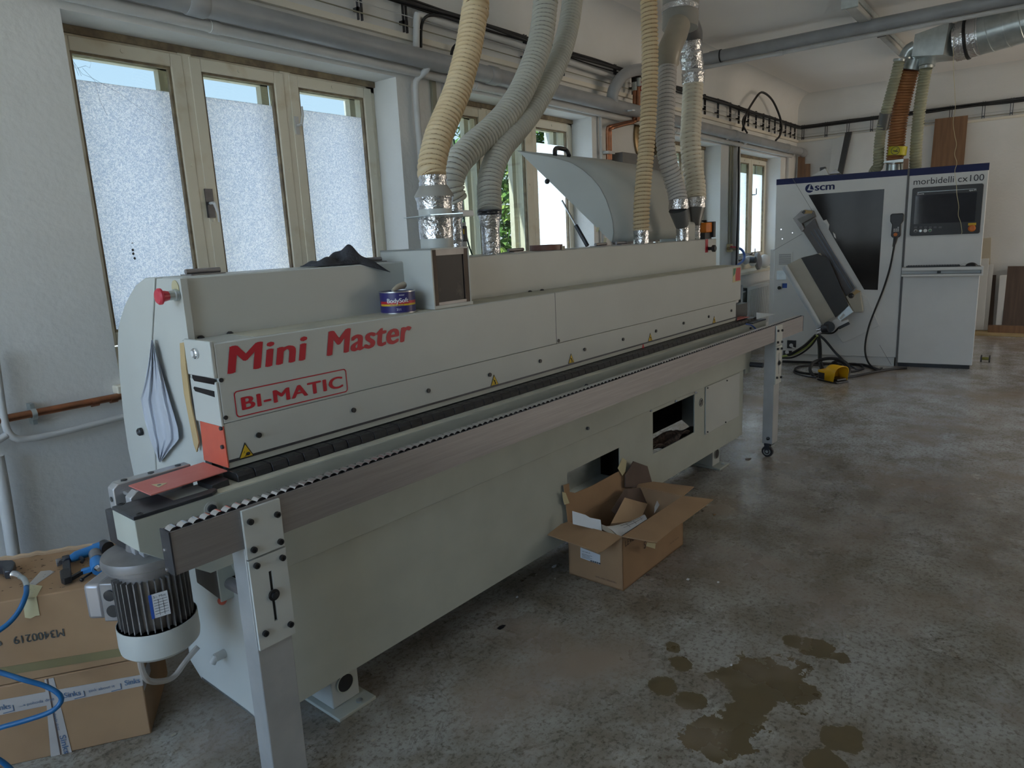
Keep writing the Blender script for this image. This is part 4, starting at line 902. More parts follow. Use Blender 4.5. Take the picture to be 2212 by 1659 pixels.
for k in range(6): mb.bar(c1-vt*.013+Vector((0, 0, .016-.008*k)), c1+vt*.021+Vector((0, 0, .016-.008*k)), .0006, .0008, (0, 0, 1))
for s in (-.002, .010): mb.bar(c1+vt*s+Vector((0, 0, .018)), c1+vt*s+Vector((0, 0, -.030)), .0008, .0008, vn)
EB.part('plate_print', mb, M_dsteel, mt)
EB.part('cable_gland', MB().lathe([(.016, .0), (.016, .004), (.010, .005)], ct+ax*.09-sd*.056+Vector((0, 0, .03)), -sd, 16).lathe([(.018, 0), (.018, .002)], ct+ax*.088-sd*.056+Vector((0, 0, -.018)), -sd, 18), M_black, mt)
EB.part('motor_bracket', MB().box(.70, .78, 1.93, 2.0, .80, .86).box(.690, .705, 1.96, 2.05, .79, .90), mat('zinc_grey', (.42, .42, .43), .45, .3), mt, bev=.002)
# hoses and bottle below the motor
hs = [at(303, 1412, 'y', 2.0), at(305, 1440, 'y', 2.0), at(318, 1468, 'y', 2.0), at(345, 1472, 'y', 2.03), at(375, 1462, 'y', 2.05), at(400, 1430, 'y', 2.05), at(418, 1408, 'y', 2.05), at(428, 1397, 'y', 2.05)]
EB.part('clear_tube', MB().tube(spline(hs, .01), .0085, 10), M_clearp)
EB.part('tube_elbow', MB().cyl((.94, 2.06, .34), (.905, 2.06, .34), .014, n=16).cyl((.91, 2.06, .345), (.895, 2.06, .325), .011), mat('elbow_white', (.55, .55, .52), .4))
EB.part('frame_strut', MB().box(.90, .94, 2.25, 2.335, .35, .62), M_cardd)

M_wirec = mat('copper_wire', (.26, .14, .07), .5); M_wireg = mat('grey_wire', (.27, .26, .24), .45)

# ================================================================== EXTRACTION HOSES
def hpath(px, y0, y1, fr='m', ax='y'):
    n = len(px)-1; return [at(p[0], p[1], ax, y0+(y1-y0)*i/n, fr) for i, p in enumerate(px)]
def up_to_ceiling(P, z=3.5):
    d = (P[-1]-P[-2]); k = (z-P[-1].z)/max(.05, d.z)
    if k > 0: e = P[-1]+Vector((d.x*.6, d.y*.6, d.z))*k; e.z = z; P.append(e)
    return P
def foil(T, c, prof, name='foil_collar', m=None, n=32, lab=None):
    """foil-taped collar with slightly crumpled rings"""
    mb = MB(); rnd = random.Random(3); vs = []; P = []
    for r, z in prof: P.append((r, z))
    fine = []
    for (r0, z0), (r1, z1) in zip(P, P[1:]):
        k = max(1, int(abs(z1-z0)/.008))
        for i in range(k): fine.append((r0+(r1-r0)*i/k, z0+(z1-z0)*i/k))
    fine.append(P[-1])
    for r, z in fine:
        for k in range(n):
            a = 2*PI*k/n; rr = r*(1+rnd.uniform(-.022, .022)); vs.append(Vector(c)+Vector((rr*math.cos(a), rr*math.sin(a), z)))
    N = len(fine); mb.add(vs, [(i*n+k, i*n+(k+1) % n, (i+1)*n+(k+1) % n, (i+1)*n+k) for i in range(N-1) for k in range(n)]+[tuple(range(n))[::-1], tuple((N-1)*n+k for k in range(n))])
    return T.part(name, mb, m or M_foil, ang=60, label=lab)
# 1 cream hose over the dust box
px1 = [(935, 384), (932, 370), (936, 340), (944, 305), (955, 275), (972, 235), (988, 195), (1001, 150), (1012, 105), (1020, 60), (1026, 20), (1029, -15)]
H1 = hpath(px1, 2.12, 2.22); up_to_ceiling(H1)
c1 = Vector((H1[0].x, H1[0].y, 0))
T = Thing('extraction_hose', 'cream ribbed extraction hose with foil taped reducer standing on the dust box', 'hose', (c1.x, c1.y, 1.578))
mb = MB(); corr(mb, H1, .0585, .0215, .0058, 34, 8, True); T.part('hose', mb, M_creamh, ang=75); T.part('wire_coil', coil(H1, 0.0481, 0.0215, .0034), M_wirec)
zt = H1[0].z
T.part('spigot', MB().lathe([(.068, 1.578), (.068, 1.64), (.069, 1.655)], c1, n=36), M_paint)
foil(T, c1, [(.069, 1.615), (.0705, 1.64), (.0695, 1.67), (.071, 1.675), (.070, 1.70), (.069, 1.705)])
T.part('blast_gate_sleeve', MB().lathe([(.068, 1.70), (.068, 1.735)], c1, n=36), M_paint)
foil(T, c1, [(.070, 1.732), (.072, 1.76), (.076, 1.775), (.077, zt-.075)])
T.part('reducer', MB().lathe([(.080, zt-.076), (.080, zt-.070), (.057, zt-.032), (.056, zt-.03)], c1, n=36), mat('pvc_grey', (.36, .345, .31), .4))
foil(T, c1, [(.0565, zt-.036), (.058, zt-.02), (.055, zt-.012), (.058, zt-.006), (.057, zt+.008)])
gz = at(930, 469, 'y', 2.1).z
T.part('blast_gate', MB().slab([at(872, 472, 'z', gz), at(940, 474, 'z', gz), at(1000, 466, 'z', gz), at(1000, 461, 'z', gz), at(930, 465, 'z', gz)], (0, 0, .003)), M_galv)
T.part('gate_box', MB().box(at(970, 462, 'y', 2.12).x, at(1001, 462, 'y', 2.12).x, 2.06, 2.16, gz, gz+.025), M_white, bev=.002)
# 2 grey hose, 3 grey hose
px2 = [(980.8, 434), (975.4, 416), (973.6, 390.6), (985.9, 355), (1017.3, 319.9), (1059.3, 283.2), (1096, 243.8), (1124.8, 199.3), (1148.4, 146.8), (1165.5, 97), (1174.6, 44.6), (1178.6, 0), (1180, -20)]
H2 = hpath(px2, 2.30, 2.30); b2 = H2[0].copy()
H2n = up_to_ceiling(H2)
T = Thing('extraction_hose', 'wide grey ribbed extraction hose bending behind the dust box', 'hose', (b2.x, b2.y, 1.533))
mb = MB(); corr(mb, H2n, .0635, .0225, .0062, 34, 8); T.part('hose', mb, M_greyh, ang=75); T.part('wire_coil', coil(H2n, 0.0523, 0.0225, .0034), M_wireg)
foil(T, Vector((b2.x, b2.y, 0)), [(.030, 1.534), (.031, 1.58), (.0295, 1.60), (.032, 1.605), (.031, 1.68), (.033, 1.70), (.042, 1.73), (.043, b2.z+.02)])
px3 = [(1057.5, 459), (1057.5, 434), (1056.8, 401), (1064, 365), (1082.9, 321), (1111.7, 285.8), (1141.9, 249), (1166.8, 209.8), (1189, 167.8), (1208.7, 123.2), (1223.1, 78.7), (1232.3, 34), (1236, 0), (1238, -20)]
H3 = hpath(px3, 2.20, 2.42); b3 = H3[0].copy(); up_to_ceiling(H3)
T = Thing('extraction_hose', 'slimmer grey ribbed extraction hose on a foil wrapped spigot right of the wide one', 'hose', (b3.x, b3.y, 1.533))
mb = MB(); corr(mb, H3, .0575, .0205, .0056, 34, 8); T.part('hose', mb, M_greyh, ang=75); T.part('wire_coil', coil(H3, 0.0475, 0.0205, .0034), M_wireg)
T.part('dark_collar', MB().lathe([(.056, b3.z-.012), (.057, b3.z-.006), (.053, b3.z), (.057, b3.z+.006), (.056, b3.z+.012)], Vector((b3.x, b3.y, 0)), n=30), M_dsteel)
foil(T, Vector((b3.x, b3.y, 0)), [(.041, 1.534), (.042, 1.58), (.041, 1.585), (.043, 1.59), (.042, 1.65), (.044, 1.665), (.053, b3.z-.01), (.053, b3.z)])
# sensor behind the dust box
p = at(1001, 505, 'y', 2.32)
T = Thing('sensor_switch', 'black switch with a yellow label between the foil wrapped spigots', 'switch', (p.x, 2.32, 1.54))
T.part('body', MB().box(p.x-.018, p.x+.018, 2.31, 2.35, p.z-.035, p.z+.035), M_black, bev=.004)
T.part('label', MB().box(p.x-.018, p.x-.004, 2.308, 2.31, p.z-.002, p.z+.022), M_yel); T.part('bracket', MB().box(p.x-.016, p.x+.010, 2.31, 2.35, p.z+.035, p.z+.052).box(p.x-.016, p.x+.010, 2.31, 2.35, 1.534, p.z-.035), M_white)
solo('green_cable', 'thin dark green cable looping behind the sensor switch', 'cable', MB().tube(spline([at(980, 300, 'y', 2.42), at(987, 345, 'y', 2.42), at(999, 430, 'y', 2.40), at(1002, 470, 'y', 2.38), at(1010, 520, 'y', 2.36), at(1021, 553, 'y', 2.34)], .02), .0038, 8), mat('dark_green_cable', (.01, .05, .04), .5))
# 4 thin cream hose
px4 = [(1385, 498), (1385.9, 452), (1389.5, 397.8), (1395.7, 325.5), (1400.4, 253.2), (1403.3, 180.8), (1404, 108.5), (1402.5, 40), (1401, -15)]
H4 = hpath(px4, 2.2, 2.2); b4 = H4[0].copy(); up_to_ceiling(H4)
T = Thing('extraction_hose', 'thin cream ribbed extraction hose in front of the raised cover', 'hose', (b4.x, b4.y, 1.533))
mb = MB(); corr(mb, H4, .0505, .0235, .0058, 32, 8, True); T.part('hose', mb, M_creamh, ang=75); T.part('wire_coil', coil(H4, 0.0401, 0.0235, .0034), M_wirec)
foil(T, Vector((b4.x, b4.y, 0)), [(.046, 1.534), (.047, 1.56), (.045, 1.565), (.047, 1.59), (.046, b4.z+.01)])
# 5 pale hose and 6 cream-white hose, with their cones
px5 = [(1466, 438), (1462, 415), (1454.6, 390.6), (1442, 343.6), (1436.5, 289.3), (1438.3, 217), (1441, 165), (1442, 136)]
H5 = hpath(px5, 2.15, 2.30); b5 = H5[0].copy()
T = Thing('extraction_hose', 'pale lilac grey ribbed hose swinging from the branch duct to a dark cone', 'hose', (b5.x, b5.y, 1.533))
mb = MB(); corr(mb, H5, .061, .026, .0056, 34, 8); T.part('hose', mb, M_whiteh, ang=75); T.part('wire_coil', coil(H5, 0.0510, 0.026, .0034), M_wireg)
cb5 = at(1474, 500, 'y', 2.15)
T.part('cone', MB().tube([(cb5.x, 2.15, 1.62), (b5.x, b5.y, b5.z-.04)], [.040, .064], 28), mat('cone_grey', (.16, .16, .155), .35, .3))
foil(T, Vector((cb5.x, 2.15, 0)), [(.041, 1.534), (.042, 1.575), (.040, 1.58), (.042, 1.60), (.041, 1.66)]); foil(T, b5, [(.064, -.04), (.062, -.01), (.061, .02)])
px6 = [(1503, 432), (1501.6, 397.8), (1496.2, 361.7), (1491.5, 307.4), (1493.7, 253.2), (1497.3, 180.8)]
H6 = hpath(px6, 2.30, 2.42); b6 = H6[0].copy()
T = Thing('extraction_hose', 'cream white ribbed hose at the far right beside the lilac grey one', 'hose', (b6.x, b6.y, 1.533))
mb = MB(); corr(mb, H6, .0735, .030, .007, 34, 8, True); T.part('hose', mb, M_whiteh if 0 else mat('ivory_hose', (.84, .77, .62), .42), ang=75); T.part('wire_coil', coil(H6, 0.0607, 0.03, .0034), M_wirec)
T.part('cone', MB().tube([(b6.x-.05, b6.y-.02, 1.62), (b6.x-.05, b6.y-.02, 1.66), (b6.x, b6.y, b6.z-.05)], [.042, .044, .068], 26), MATS['cone_grey'])
foil(T, Vector((b6.x-.05, b6.y-.02, 0)), [(.044, 1.534), (.045, 1.58), (.043, 1.585), (.044, 1.63)]); foil(T, b6, [(.068, -.055), (.067, -.02), (.067, .02)])
# branch duct above them
T = Thing('branch_duct', 'grey plastic trouser branch duct patched with foil tape hanging from the ceiling', 'duct', at(1470, 0, 'y', 2.36))
def bp(px, py, y=2.36): return at(px, py, 'y', y)
top = bp(1470, 0); e = Vector((top.x+.0, top.y, 3.52))
T.part('main_duct', MB().tube([bp(1469, 62), bp(1470, 30), bp(1470.5, 0), e], [.118, .120, .120, .120], 34), MATS['pvc_grey'])
T.part('foil_band', MB().tube([bp(1469, 27), bp(1469.4, 15)], [.1225, .1225], 34), M_foil)
T.part('left_elbow', MB().tube(spline([bp(1466, 55, 2.30), bp(1458, 80, 2.28), bp(1447, 105, 2.28), bp(1442, 125, 2.29), bp(1442, 139, 2.30)], .02), .075, 28), mat('pvc_tan', (.42, .37, .29), .35))
T.part('hose_clamp', MB().tube([bp(1442, 128, 2.30), bp(1442, 140, 2.30)], .066, 26), M_foil)
T.part('right_branch', MB().tube(spline([bp(1478, 40, 2.37), bp(1492, 70, 2.40), bp(1493, 88, 2.42)], .02), .078, 28), mat('pvc_dark', (.15, .15, .155), .35))
rb = spline([bp(1491, 84, 2.42), bp(1490, 100, 2.42), bp(1494, 130, 2.42), bp(1497, 152, 2.42), bp(1497.3, 181, 2.42)], .012)
rnd = random.Random(5); T.part('foil_elbow', MB().tube(rb, [.080*(1+rnd.uniform(-.05, .05)) for _ in rb], 26), M_foil, ang=60)

# ================================================================== THINGS LYING ON THE MACHINE
# tin of filler
cc = Vector((1.775, 2.052, 1.3465)); r = .0665; h = .080
T = Thing('filler_tin', 'dark blue filler tin with a red and yellow band standing on the hood', 'tin', cc)
T.part('tin_body', MB().lathe([(r-.002, 0), (r, .002), (r, h-.002), (r-.002, h)], cc, n=44), M_navyt)
T.part('rim', MB().ring(cc+Vector((0, 0, .002)), (0, 0, 1), r+.002, r-.002, .004, 44), M_tin); T.part('rim', MB().ring(cc+Vector((0, 0, h)), (0, 0, 1), r+.002, r-.005, .004, 44), M_tin)
T.part('filler_crust', MB().lathe([(r-.004, h-.010), (r*.5, h-.006), (.001, h-.004)], cc, n=30), M_mask)
a0 = math.atan2(-cc.y, -cc.x)+.05
def wrap(mb, m, name, dr=.0006):
    o = MB(); o.f = mb.f; o.v = [cc+Vector(((r+dr+v.y)*math.cos(a0+v.x/r), (r+dr+v.y)*math.sin(a0+v.x/r), v.z)) for v in mb.v]; T.part(name, o, m, flat=True)
def band(z0, z1, s0=-.085, s1=.085, zs=0, n=26):
    mb = MB(); V = []
    for i in range(n+1):
        s = s0+(s1-s0)*i/n; V += [(s, 0, z0+zs*i/n), (s, 0, z1+zs*i/n)]
    mb.add(V, [(2*i, 2*i+2, 2*i+3, 2*i+1) for i in range(n)]); return mb
wrap(band(.036, .046), M_red, 'red_band', .0003); wrap(band(.029, .036), M_yel, 'yellow_band', .0003)
def wtext(s, x, z, cap, w, m, name, b=0, dr=.0008, sp=1.):
    mb = MB(); text(mb, s, (x, 0, z), (1, 0, 0), (0, 0, 1), cap, w, bold=b, spacing=sp); wrap(mb, m, name, dr)
wtext('BodySoft', -.045, .041, .016, .083, M_paper, 'lettering', .03); wtext('POLYESTER FILLER', -.032, .0295, .005, .052, M_navyt, 'lettering', .01)
wtext('211', -.010, .012, .008, .016, M_paper, 'lettering', .02); wtext('HB BODY', .003, .066, .005, .020, M_paper, 'lettering', .01)
o = solo('cardboard_roll', 'beige rolled card scrap lying across the open tin', 'scrap', MB().tube([cc+Vector((-.03, -.01, h+.004)), cc+Vector((.0, -.005, h+.016)), cc+Vector((.045, .01, h+.020))], [.006, .010, .013], 12), M_scrap)
# dark cloth
def clothf(u, v):
    X = 1.50+.27*u; Y = 2.135+.12*v
    e = math.sin(PI*min(1, max(0, u)))**.6*math.sin(PI*min(1, max(.0, v)))**.5
    z = 1.536+.044*e*(.7+.3*math.sin(9*u+3*v)+.22*math.sin(17*u-8*v))+(.025*math.exp(-((u-.62)/.14)**2)*math.sin(PI*v))
    if u > .62 and v < .35: k = (u-.62)/.38*(1-v/.35); Y -= .035*k; z -= .040*k; X += .02*k
    return (X, Y, max(z, 1.4))
solo('cloth', 'crumpled dark grey cloth lying on top of the upper cover', 'cloth', MB().grid(clothf, 46, 22, .002), M_cloth, org=(1.62, 2.2, 1.535))
# tape roll, paper, scraps of tape
p = at(1185, 545, 'y', 2.2)
T = Thing('tape_roll', 'flat brown roll of edging tape lying on the upper cover', 'roll', (p.x, 2.215, 1.534))
T.part('roll', MB().ring((p.x, 2.215, 1.548), (0, 0, 1), .085, .045, .026, 40), mat('brown_edging', (.20, .095, .07), .45)); T.part('tape_scrap', MB().box(p.x+.015, p.x+.04, 2.124, 2.128, 1.532, 1.552), M_scrap)
solo('paper_sheet', 'white sheet of paper lying near the foot of the gas strut', 'paper', MB().slab([at(1245, 541, 'z', 1.5345), at(1311, 534.5, 'z', 1.5345), (3.35, 2.25, 1.5345), (3.0, 2.25, 1.5345)], (0, 0, .001)) if 0 else MB().box(2.92, 3.22, 2.14, 2.25, 1.534, 1.5352), M_paper)
for lab, px, py in (('small masking tape scrap on the slanting edge of the raised cover', 1291, 496), ('lower masking tape scrap near the hinge of the raised cover', 1307, 519)):
    p = at(px, py, 'x', XR-.004); solo('tape_scrap', lab, 'tape', MB().slab([p+Vector((0, .012, -.012)), p+Vector((0, -.006, -.014)), p+Vector((0, -.012, .012)), p+Vector((0, .006, .014))], (-.001, 0, 0)), M_mask)
# hanging plastic film and pine lath at the near end
Lb = [(327, 734), (321, 780), (313, 825), (304, 862), (312, 905), (326, 955), (343, 997)]; Rb = [(330, 734), (341, 775), (353, 820), (367, 868), (384, 925), (386, 949), (346, 999)]
def film(u, v):
    k = v*6; i = min(5, int(k)); t = k-i
    lx, ly = (Lb[i][0]*(1-t)+Lb[i+1][0]*t, Lb[i][1]*(1-t)+Lb[i+1][1]*t); rx, ry = (Rb[i][0]*(1-t)+Rb[i+1][0]*t, Rb[i][1]*(1-t)+Rb[i+1][1]*t)
    return at(lx+(rx-lx)*u, ly+(ry-ly)*u, 'x', XH-.010-.016*v*(1-v)*(1.2+math.sin(u*9+v*2)) - .004*math.sin(u*23+v*5))
solo('plastic_film', 'translucent plastic film hanging from the seam of the end cheek', 'film', MB().grid(film, 26, 40, .0008), M_film)
lt = [at(391, 741, 'x', XH-.002), at(400, 739, 'x', XH-.002), at(404, 790, 'x', XH-.006), at(414, 870, 'x', XH-.010), at(432, 955, 'x', XH-.008), at(427, 976, 'x', XH-.006), at(421, 960, 'x', XH-.008), at(400, 850, 'x', XH-.010), at(393, 790, 'x', XH-.006)]
solo('pine_lath', 'bent strip of pale wood veneer hanging beside the control panel', 'lath', MB().slab(lt, (-.004, 0, 0)), M_lath)

# ================================================================== CARTONS
def z1(x, y): return (1100+x/3.95, 900+y/3.95)
CX0, CX1, CY0, CY1, CH = 2.550, 3.150, 1.556, 1.856, .265; th = .005
T = Thing('open_carton', 'open brown cardboard box full of scraps standing against the machine', 'box', ((CX0+CX1)/2, (CY0+CY1)/2, 0))
T.part('carton_body', MB().box(CX0, CX0+th, CY0, CY1, 0, CH).box(CX1-th, CX1, CY0, CY1, 0, CH).box(CX0, CX1, CY0, CY0+th, 0, CH).box(CX0, CX1, CY1-th, CY1, 0, CH).box(CX0, CX1, CY0, CY1, 0, .006), M_card)
A, B_, C_, D_ = Vector((CX0, CY1, CH)), Vector((CX0, CY0, CH)), Vector((CX1, CY0, CH)), Vector((CX1, CY1, CH))
T.part('flap', MB().slab([A, B_, at(*z1(800, 1150), 'z', .235), at(*z1(755, 1172), 'z', .235), at(*z1(720, 1150), 'z', .237), at(*z1(265, 990), 'z', .250)], (0, 0, .004)), M_card)
T.part('flap', MB().slab([B_, C_, at(*z1(1740, 712), 'z', .262), at(*z1(1400, 965), 'z', .250), at(*z1(1262, 1078), 'z', .243)], (0, 0, .004)), M_card)
T.part('flap', MB().slab([C_, D_, at(*z1(1230, 560), 'z', .28), at(*z1(1575, 603), 'z', .27)], (0, 0, .004)), M_card)
bk = [(CX0, CY1, CH), (CX1, CY1, CH)]+[at(*z1(*v), 'y', 1.862) for v in ((985, 470), (940, 462), (830, 520), (700, 590), (560, 650), (510, 640), (505, 570), (460, 585))]
T.part('flap', MB().slab(bk, (0, -.004, 0)), M_card)
pl = [at(*z1(*v), 'x', CX0-.001) for v in ((608, 1115), (777, 1180), (776, 1263), (608, 1203))]
lb = T.part('shipping_label', MB().slab(pl, (-.0008, 0, 0)), M_paper)
mb = MB(); o0 = at(*z1(615, 1140), 'x', CX0-.0025); text(mb, 'L101-DBK-09', o0+Vector((0, -.004, -.006)), (0, -1, 0), (0, 0, 1), .006, .045)
for k in range(4): mb.bar(o0+Vector((0, -.003, -.016-.006*k)), o0+Vector((0, -.060+.012*(k % 2), -.016-.006*k)), .0006, .0012, (0, 0, 1))
q0 = at(*z1(690, 1222), 'x', CX0-.0025)
for k in range(16): mb.bar(q0+Vector((0, -.0038*k, 0)), q0+Vector((0, -.0038*k, -.008)), .0008, .0008+.0012*(k % 3), (0, 1, 0))
T.part('label_print', mb, M_black, lb)
mb = MB(); text(mb, 'LEVEL DESK - SPACE PRO', at(*z1(735, 1368), 'x', CX0-.002), (0, -1, 0), (0, 0, 1), .007, .115)
T.part('box_print', mb, M_cardd)
mb = MB(); text(mb, 'LEVEL', at(*z1(990, 1112), 'y', CY0-.002), (1, 0, .05), (0, 0, 1), .028, .10); text(mb, 'S', at(*z1(1150, 1130), 'y', CY0-.002), (1, 0, 0), (0, 0, 1), .035)
text(mb, 'LEVEL DESK - SPACE PRO', at(*z1(1370, 1092), 'y', CY0-.002), (1, 0, 0), (0, 0, 1), .006, .10)
T.part('box_print', mb, M_cardd)
for pts, pln in ((((450, 640), (480, 650), (513, 738), (470, 752), (455, 690)), 1.853), (((965, 350), (1000, 375), (990, 470), (965, 505), (925, 440)), 1.853)):
    T.part('masking_tape', MB().slab([at(*z1(*v), 'y', pln) for v in pts], (0, -.001, 0)), M_mask)
T.part('masking_tape', MB().slab([at(*z1(*v), 'y', 1.50) for v in ((1175, 1072), (1248, 1082), (1243, 1127), (1168, 1105))], (0, -.001, 0)), M_mask)
# what lies in it
def inside(pts, ys): return [at(*z1(*p_), 'y', y) for p_, y in zip(pts, ys)]
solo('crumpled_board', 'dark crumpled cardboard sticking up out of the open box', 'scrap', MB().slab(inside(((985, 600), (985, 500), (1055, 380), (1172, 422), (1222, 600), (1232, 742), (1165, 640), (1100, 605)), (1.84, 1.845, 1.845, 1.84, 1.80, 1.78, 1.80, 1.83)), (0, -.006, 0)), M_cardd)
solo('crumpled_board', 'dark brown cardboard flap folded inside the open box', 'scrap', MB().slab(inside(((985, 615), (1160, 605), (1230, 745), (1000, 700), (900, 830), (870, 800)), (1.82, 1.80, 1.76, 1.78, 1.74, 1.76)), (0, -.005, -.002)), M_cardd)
solo('particle_board_piece', 'tan board offcut with two holes lying in the open box', 'scrap', MB().slab(inside(((868, 912), (985, 690), (1180, 745), (1120, 880), (1040, 890)), (1.68, 1.76, 1.74, 1.66, 1.66)), (0, .004, -.010)), M_cardl)
solo('paper_sheet', 'white paper standing at the left inside the open box', 'paper', MB().slab(inside(((540, 805), (650, 838), (690, 862), (780, 880), (790, 975), (545, 915)), (1.80, 1.76, 1.74, 1.70, 1.68, 1.78)), (0, .002, -.001)), M_paper)
def cp_(u, v):
    a_ = (820+(1150-820)*u, 935-100*u**1.8); b_ = (940+(1175-940)*u, 1028-155*u); x, y = a_[0]+(b_[0]-a_[0])*v, a_[1]+(b_[1]-a_[1])*v-10*math.sin(PI*v)
    return at(*z1(x, y), 'y', 1.66-.07*v+.02*u)
T = Thing('drawing_sheet', 'white sheet with a drawn grid curling out of the open box', 'paper', (2.7, 1.65, .2)); T.part('sheet', MB().grid(cp_, 16, 8, .0012), M_paper)
def gl_(u, v): return Vector(cp_(u, v))+Vector((-.001, -.0025, .0015))
mb = MB()
for v in (.3, .6): mb.tube([gl_(u/10, v) for u in range(3, 10)], .0007, 4)
for u in (.45, .65, .85): mb.tube([gl_(u, v/10) for v in range(3, 9)], .0007, 4)
T.part('drawn_lines', mb, M_dsteel)
solo('paper_strip', 'narrow strip of card with black print in the open box', 'paper', MB().slab(inside(((790, 920), (830, 935), (925, 1020), (900, 1018), (795, 960)), (1.66, 1.65, 1.60, 1.60, 1.66)), (0, .002, -.001)), M_scrap)
solo('paper_sheet', 'white torn paper standing at the right inside the open box', 'paper', MB().slab(inside(((1237, 825), (1240, 770), (1275, 680), (1316, 628), (1300, 725)), (1.66, 1.68, 1.72, 1.74, 1.70)), (.003, 0, 0)), M_paper)
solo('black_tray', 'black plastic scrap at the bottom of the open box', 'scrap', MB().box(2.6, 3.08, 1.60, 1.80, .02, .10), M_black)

# two cartons stacked at the left; their own frame
ANG['b'] = -.6113
BX = (-1.23, -.608); BY = (2.413, 2.78)
def face(px, py, dy=.0015): return at(px, py, 'y', BY[0]-dy, 'b')
T = Thing('carton', 'lower brown carton of the stack at left, crossed with white printed tape', 'box', ((BX[0]+BX[1])/2, 2.6, 0), 'b')
T.part('carton_body', MB().box(*BX, *BY, 0, .283), M_card, bev=.004)
T.part('printed_tape', MB().slab([face(-60, 1523), face(306, 1457), face(309, 1481), face(-60, 1557)], (0, -.0005, 0)), M_tape)
T.part('printed_tape', MB().slab([face(96, 1468), face(116, 1464), face(157, 1632), face(110, 1637)], (0, -.0003, 0)), M_tape)
T.part('printed_tape', MB().slab([(BX[1]+.001, BY[0], .165), (BX[1]+.001, BY[0]+.12, .165), (BX[1]+.001, BY[0]+.12, .215), (BX[1]+.001, BY[0], .215)], (.0005, 0, 0)), M_tape)
mb = MB(); M_ink = mat('tape_print', (.10, .16, .26), .6)
def ft(s, p0, p1, cap, b=.02):
    a_, b_ = face(*p0, .0035), face(*p1, .0035); r_ = (b_-a_); text(mb, s, a_, r_, (0, 0, 1), cap, r_.length, bold=b)
ft('Sinks', (-14, 1537), (24, 1530), .018); ft('...a pohoda drez', (43, 1527), (118, 1512), .010, 0); ft('Sinks', (139, 1508), (175, 1501), .018); ft('sink about it', (192, 1496), (248, 1484), .010, 0); ft('Sinks', (270, 1481), (303, 1474), .018)
for x, y in ((30, 1535), (183, 1504), (262, 1488)): a_ = face(x, y, .0035); mb.bar(a_, a_+Vector((0, 0, .02)), .002, .001, (0, 1, 0)); mb.bar(a_, a_+Vector((-.03, 0, -.002)), .001, .002, (0, 0, 1))
a_ = face(128, 1590, .0035); text(mb, 'Sinks', a_, (.05, 0, -1), (1, 0, .05), .018, .07, bold=.02)
a_ = face(113, 1535, .0035); text(mb, 'pohoda drez', a_, (.05, 0, -1), (1, 0, .05), .008, .075)
T.part('tape_print', mb, M_ink)
T.part('carton_slit', MB().slab([face(100, 1467, .003), face(103, 1466, .003), face(134, 1634, .003), face(131, 1635, .003)], (0, -.0004, 0)), M_cardd)
T = Thing('carton', 'upper brown carton of the stack at left carrying the air tools', 'box', ((BX[0]+BX[1])/2, 2.6, .284), 'b')
T.part('carton_body', MB().box(*BX, *BY, .285, .567), M_card, bev=.004)
T.part('torn_edge', MB().tube([(BX[0]+.02+.6*k/24, BY[1]-.006+random.uniform(-.004, .004), .569+random.uniform(0, .006)) for k in range(25)], .009, 6), M_cardl)
T.part('seam_tape', MB().slab([face(-60, 1452), face(292, 1395), face(295, 1412), face(-60, 1471)], (0, -.0006, 0)), mat('olive_tape', (.23, .19, .09), .5))
T.part('masking_tape', MB().slab([face(49, 1296), face(79, 1289), face(86, 1329), (face(78, 1330)), face(66, 1336), face(54, 1334)], (0, -.0006, 0)), M_mask)
T.part('masking_tape', MB().slab([at(*v, 'z', .5675, 'b') for v in ((49, 1296), (79, 1289), (92, 1266), (62, 1262))], (0, 0, .0006)), M_mask)
T.part('sticker', MB().slab([at(*v, 'z', .5674, 'b') for v in ((62, 1262), (75, 1265), (118, 1235), (108, 1232), (88, 1234))], (0, 0, .0005)), M_film if 0 else M_tape)
mb = MB(); a_ = face(137, 1358, .002); b_ = face(27, 1376, .002); text(mb, 'M3400219', a_, b_-a_, (0, 0, -1), .026, (b_-a_).length, bold=.01); text(mb, 'e', face(3, 1384, .002), (-1, 0, 0), (0, 0, -1), .026, bold=.01)
T.part('carton_print', mb, mat('stamp_ink', (.06, .065, .06), .7))
mb = MB(); rnd = random.Random(11)
for k in range(150):
    x = rnd.uniform(BX[0]+.02, BX[1]-.06); y = rnd.uniform(BY[0]+.02, BY[1]-.05); a = rnd.gauss(.1, .35); l = rnd.uniform(.003, .009)
    mb.bar((x, y, .5677), (x+l*math.cos(a), y+l*math.sin(a), .5677), .0012, .0008)
T.part('staple_marks', mb, M_cardd, kind='stuff')
# blow gun with its hose
def tp(px, py, z=.60): return at(px, py, 'z', z, 'w')
T = Thing('blow_gun', 'black air gun with a steel nipple lying on the upper carton', 'tool', tp(10, 1240, .568), 'w')
T.part('gun_body', MB().slab([tp(-12, 1233, .575), tp(4, 1226, .575), tp(30, 1225, .575), tp(36, 1230, .575), tp(33, 1238, .575), tp(28, 1249, .575), tp(12, 1251, .575), tp(8, 1242, .575), tp(-12, 1240, .575)], (0, 0, .028)), M_dsteel, bev=.004)
T.part('trigger_gap', MB().slab([tp(11, 1241, .5745), tp(26, 1239, .5745), tp(26, 1249, .5745), tp(13, 1250.5, .5745)], (0, 0, .022)), M_black)
T.part('nipple', MB().tube([tp(28, 1241, .592), tp(34, 1241, .592), tp(38, 1243, .592), tp(44, 1246, .592)], [.013, .0125, .011, .009], 16), M_chrome)
T.part('hose_spring', MB().tube(spline([tp(43, 1245, .592), tp(52, 1251, .592), tp(57, 1262, .59), at(57.5, 1268, 'y', 2.425, 'b') if 0 else tp(57.5, 1268, .588)], .004), .0082, 12), M_galv)
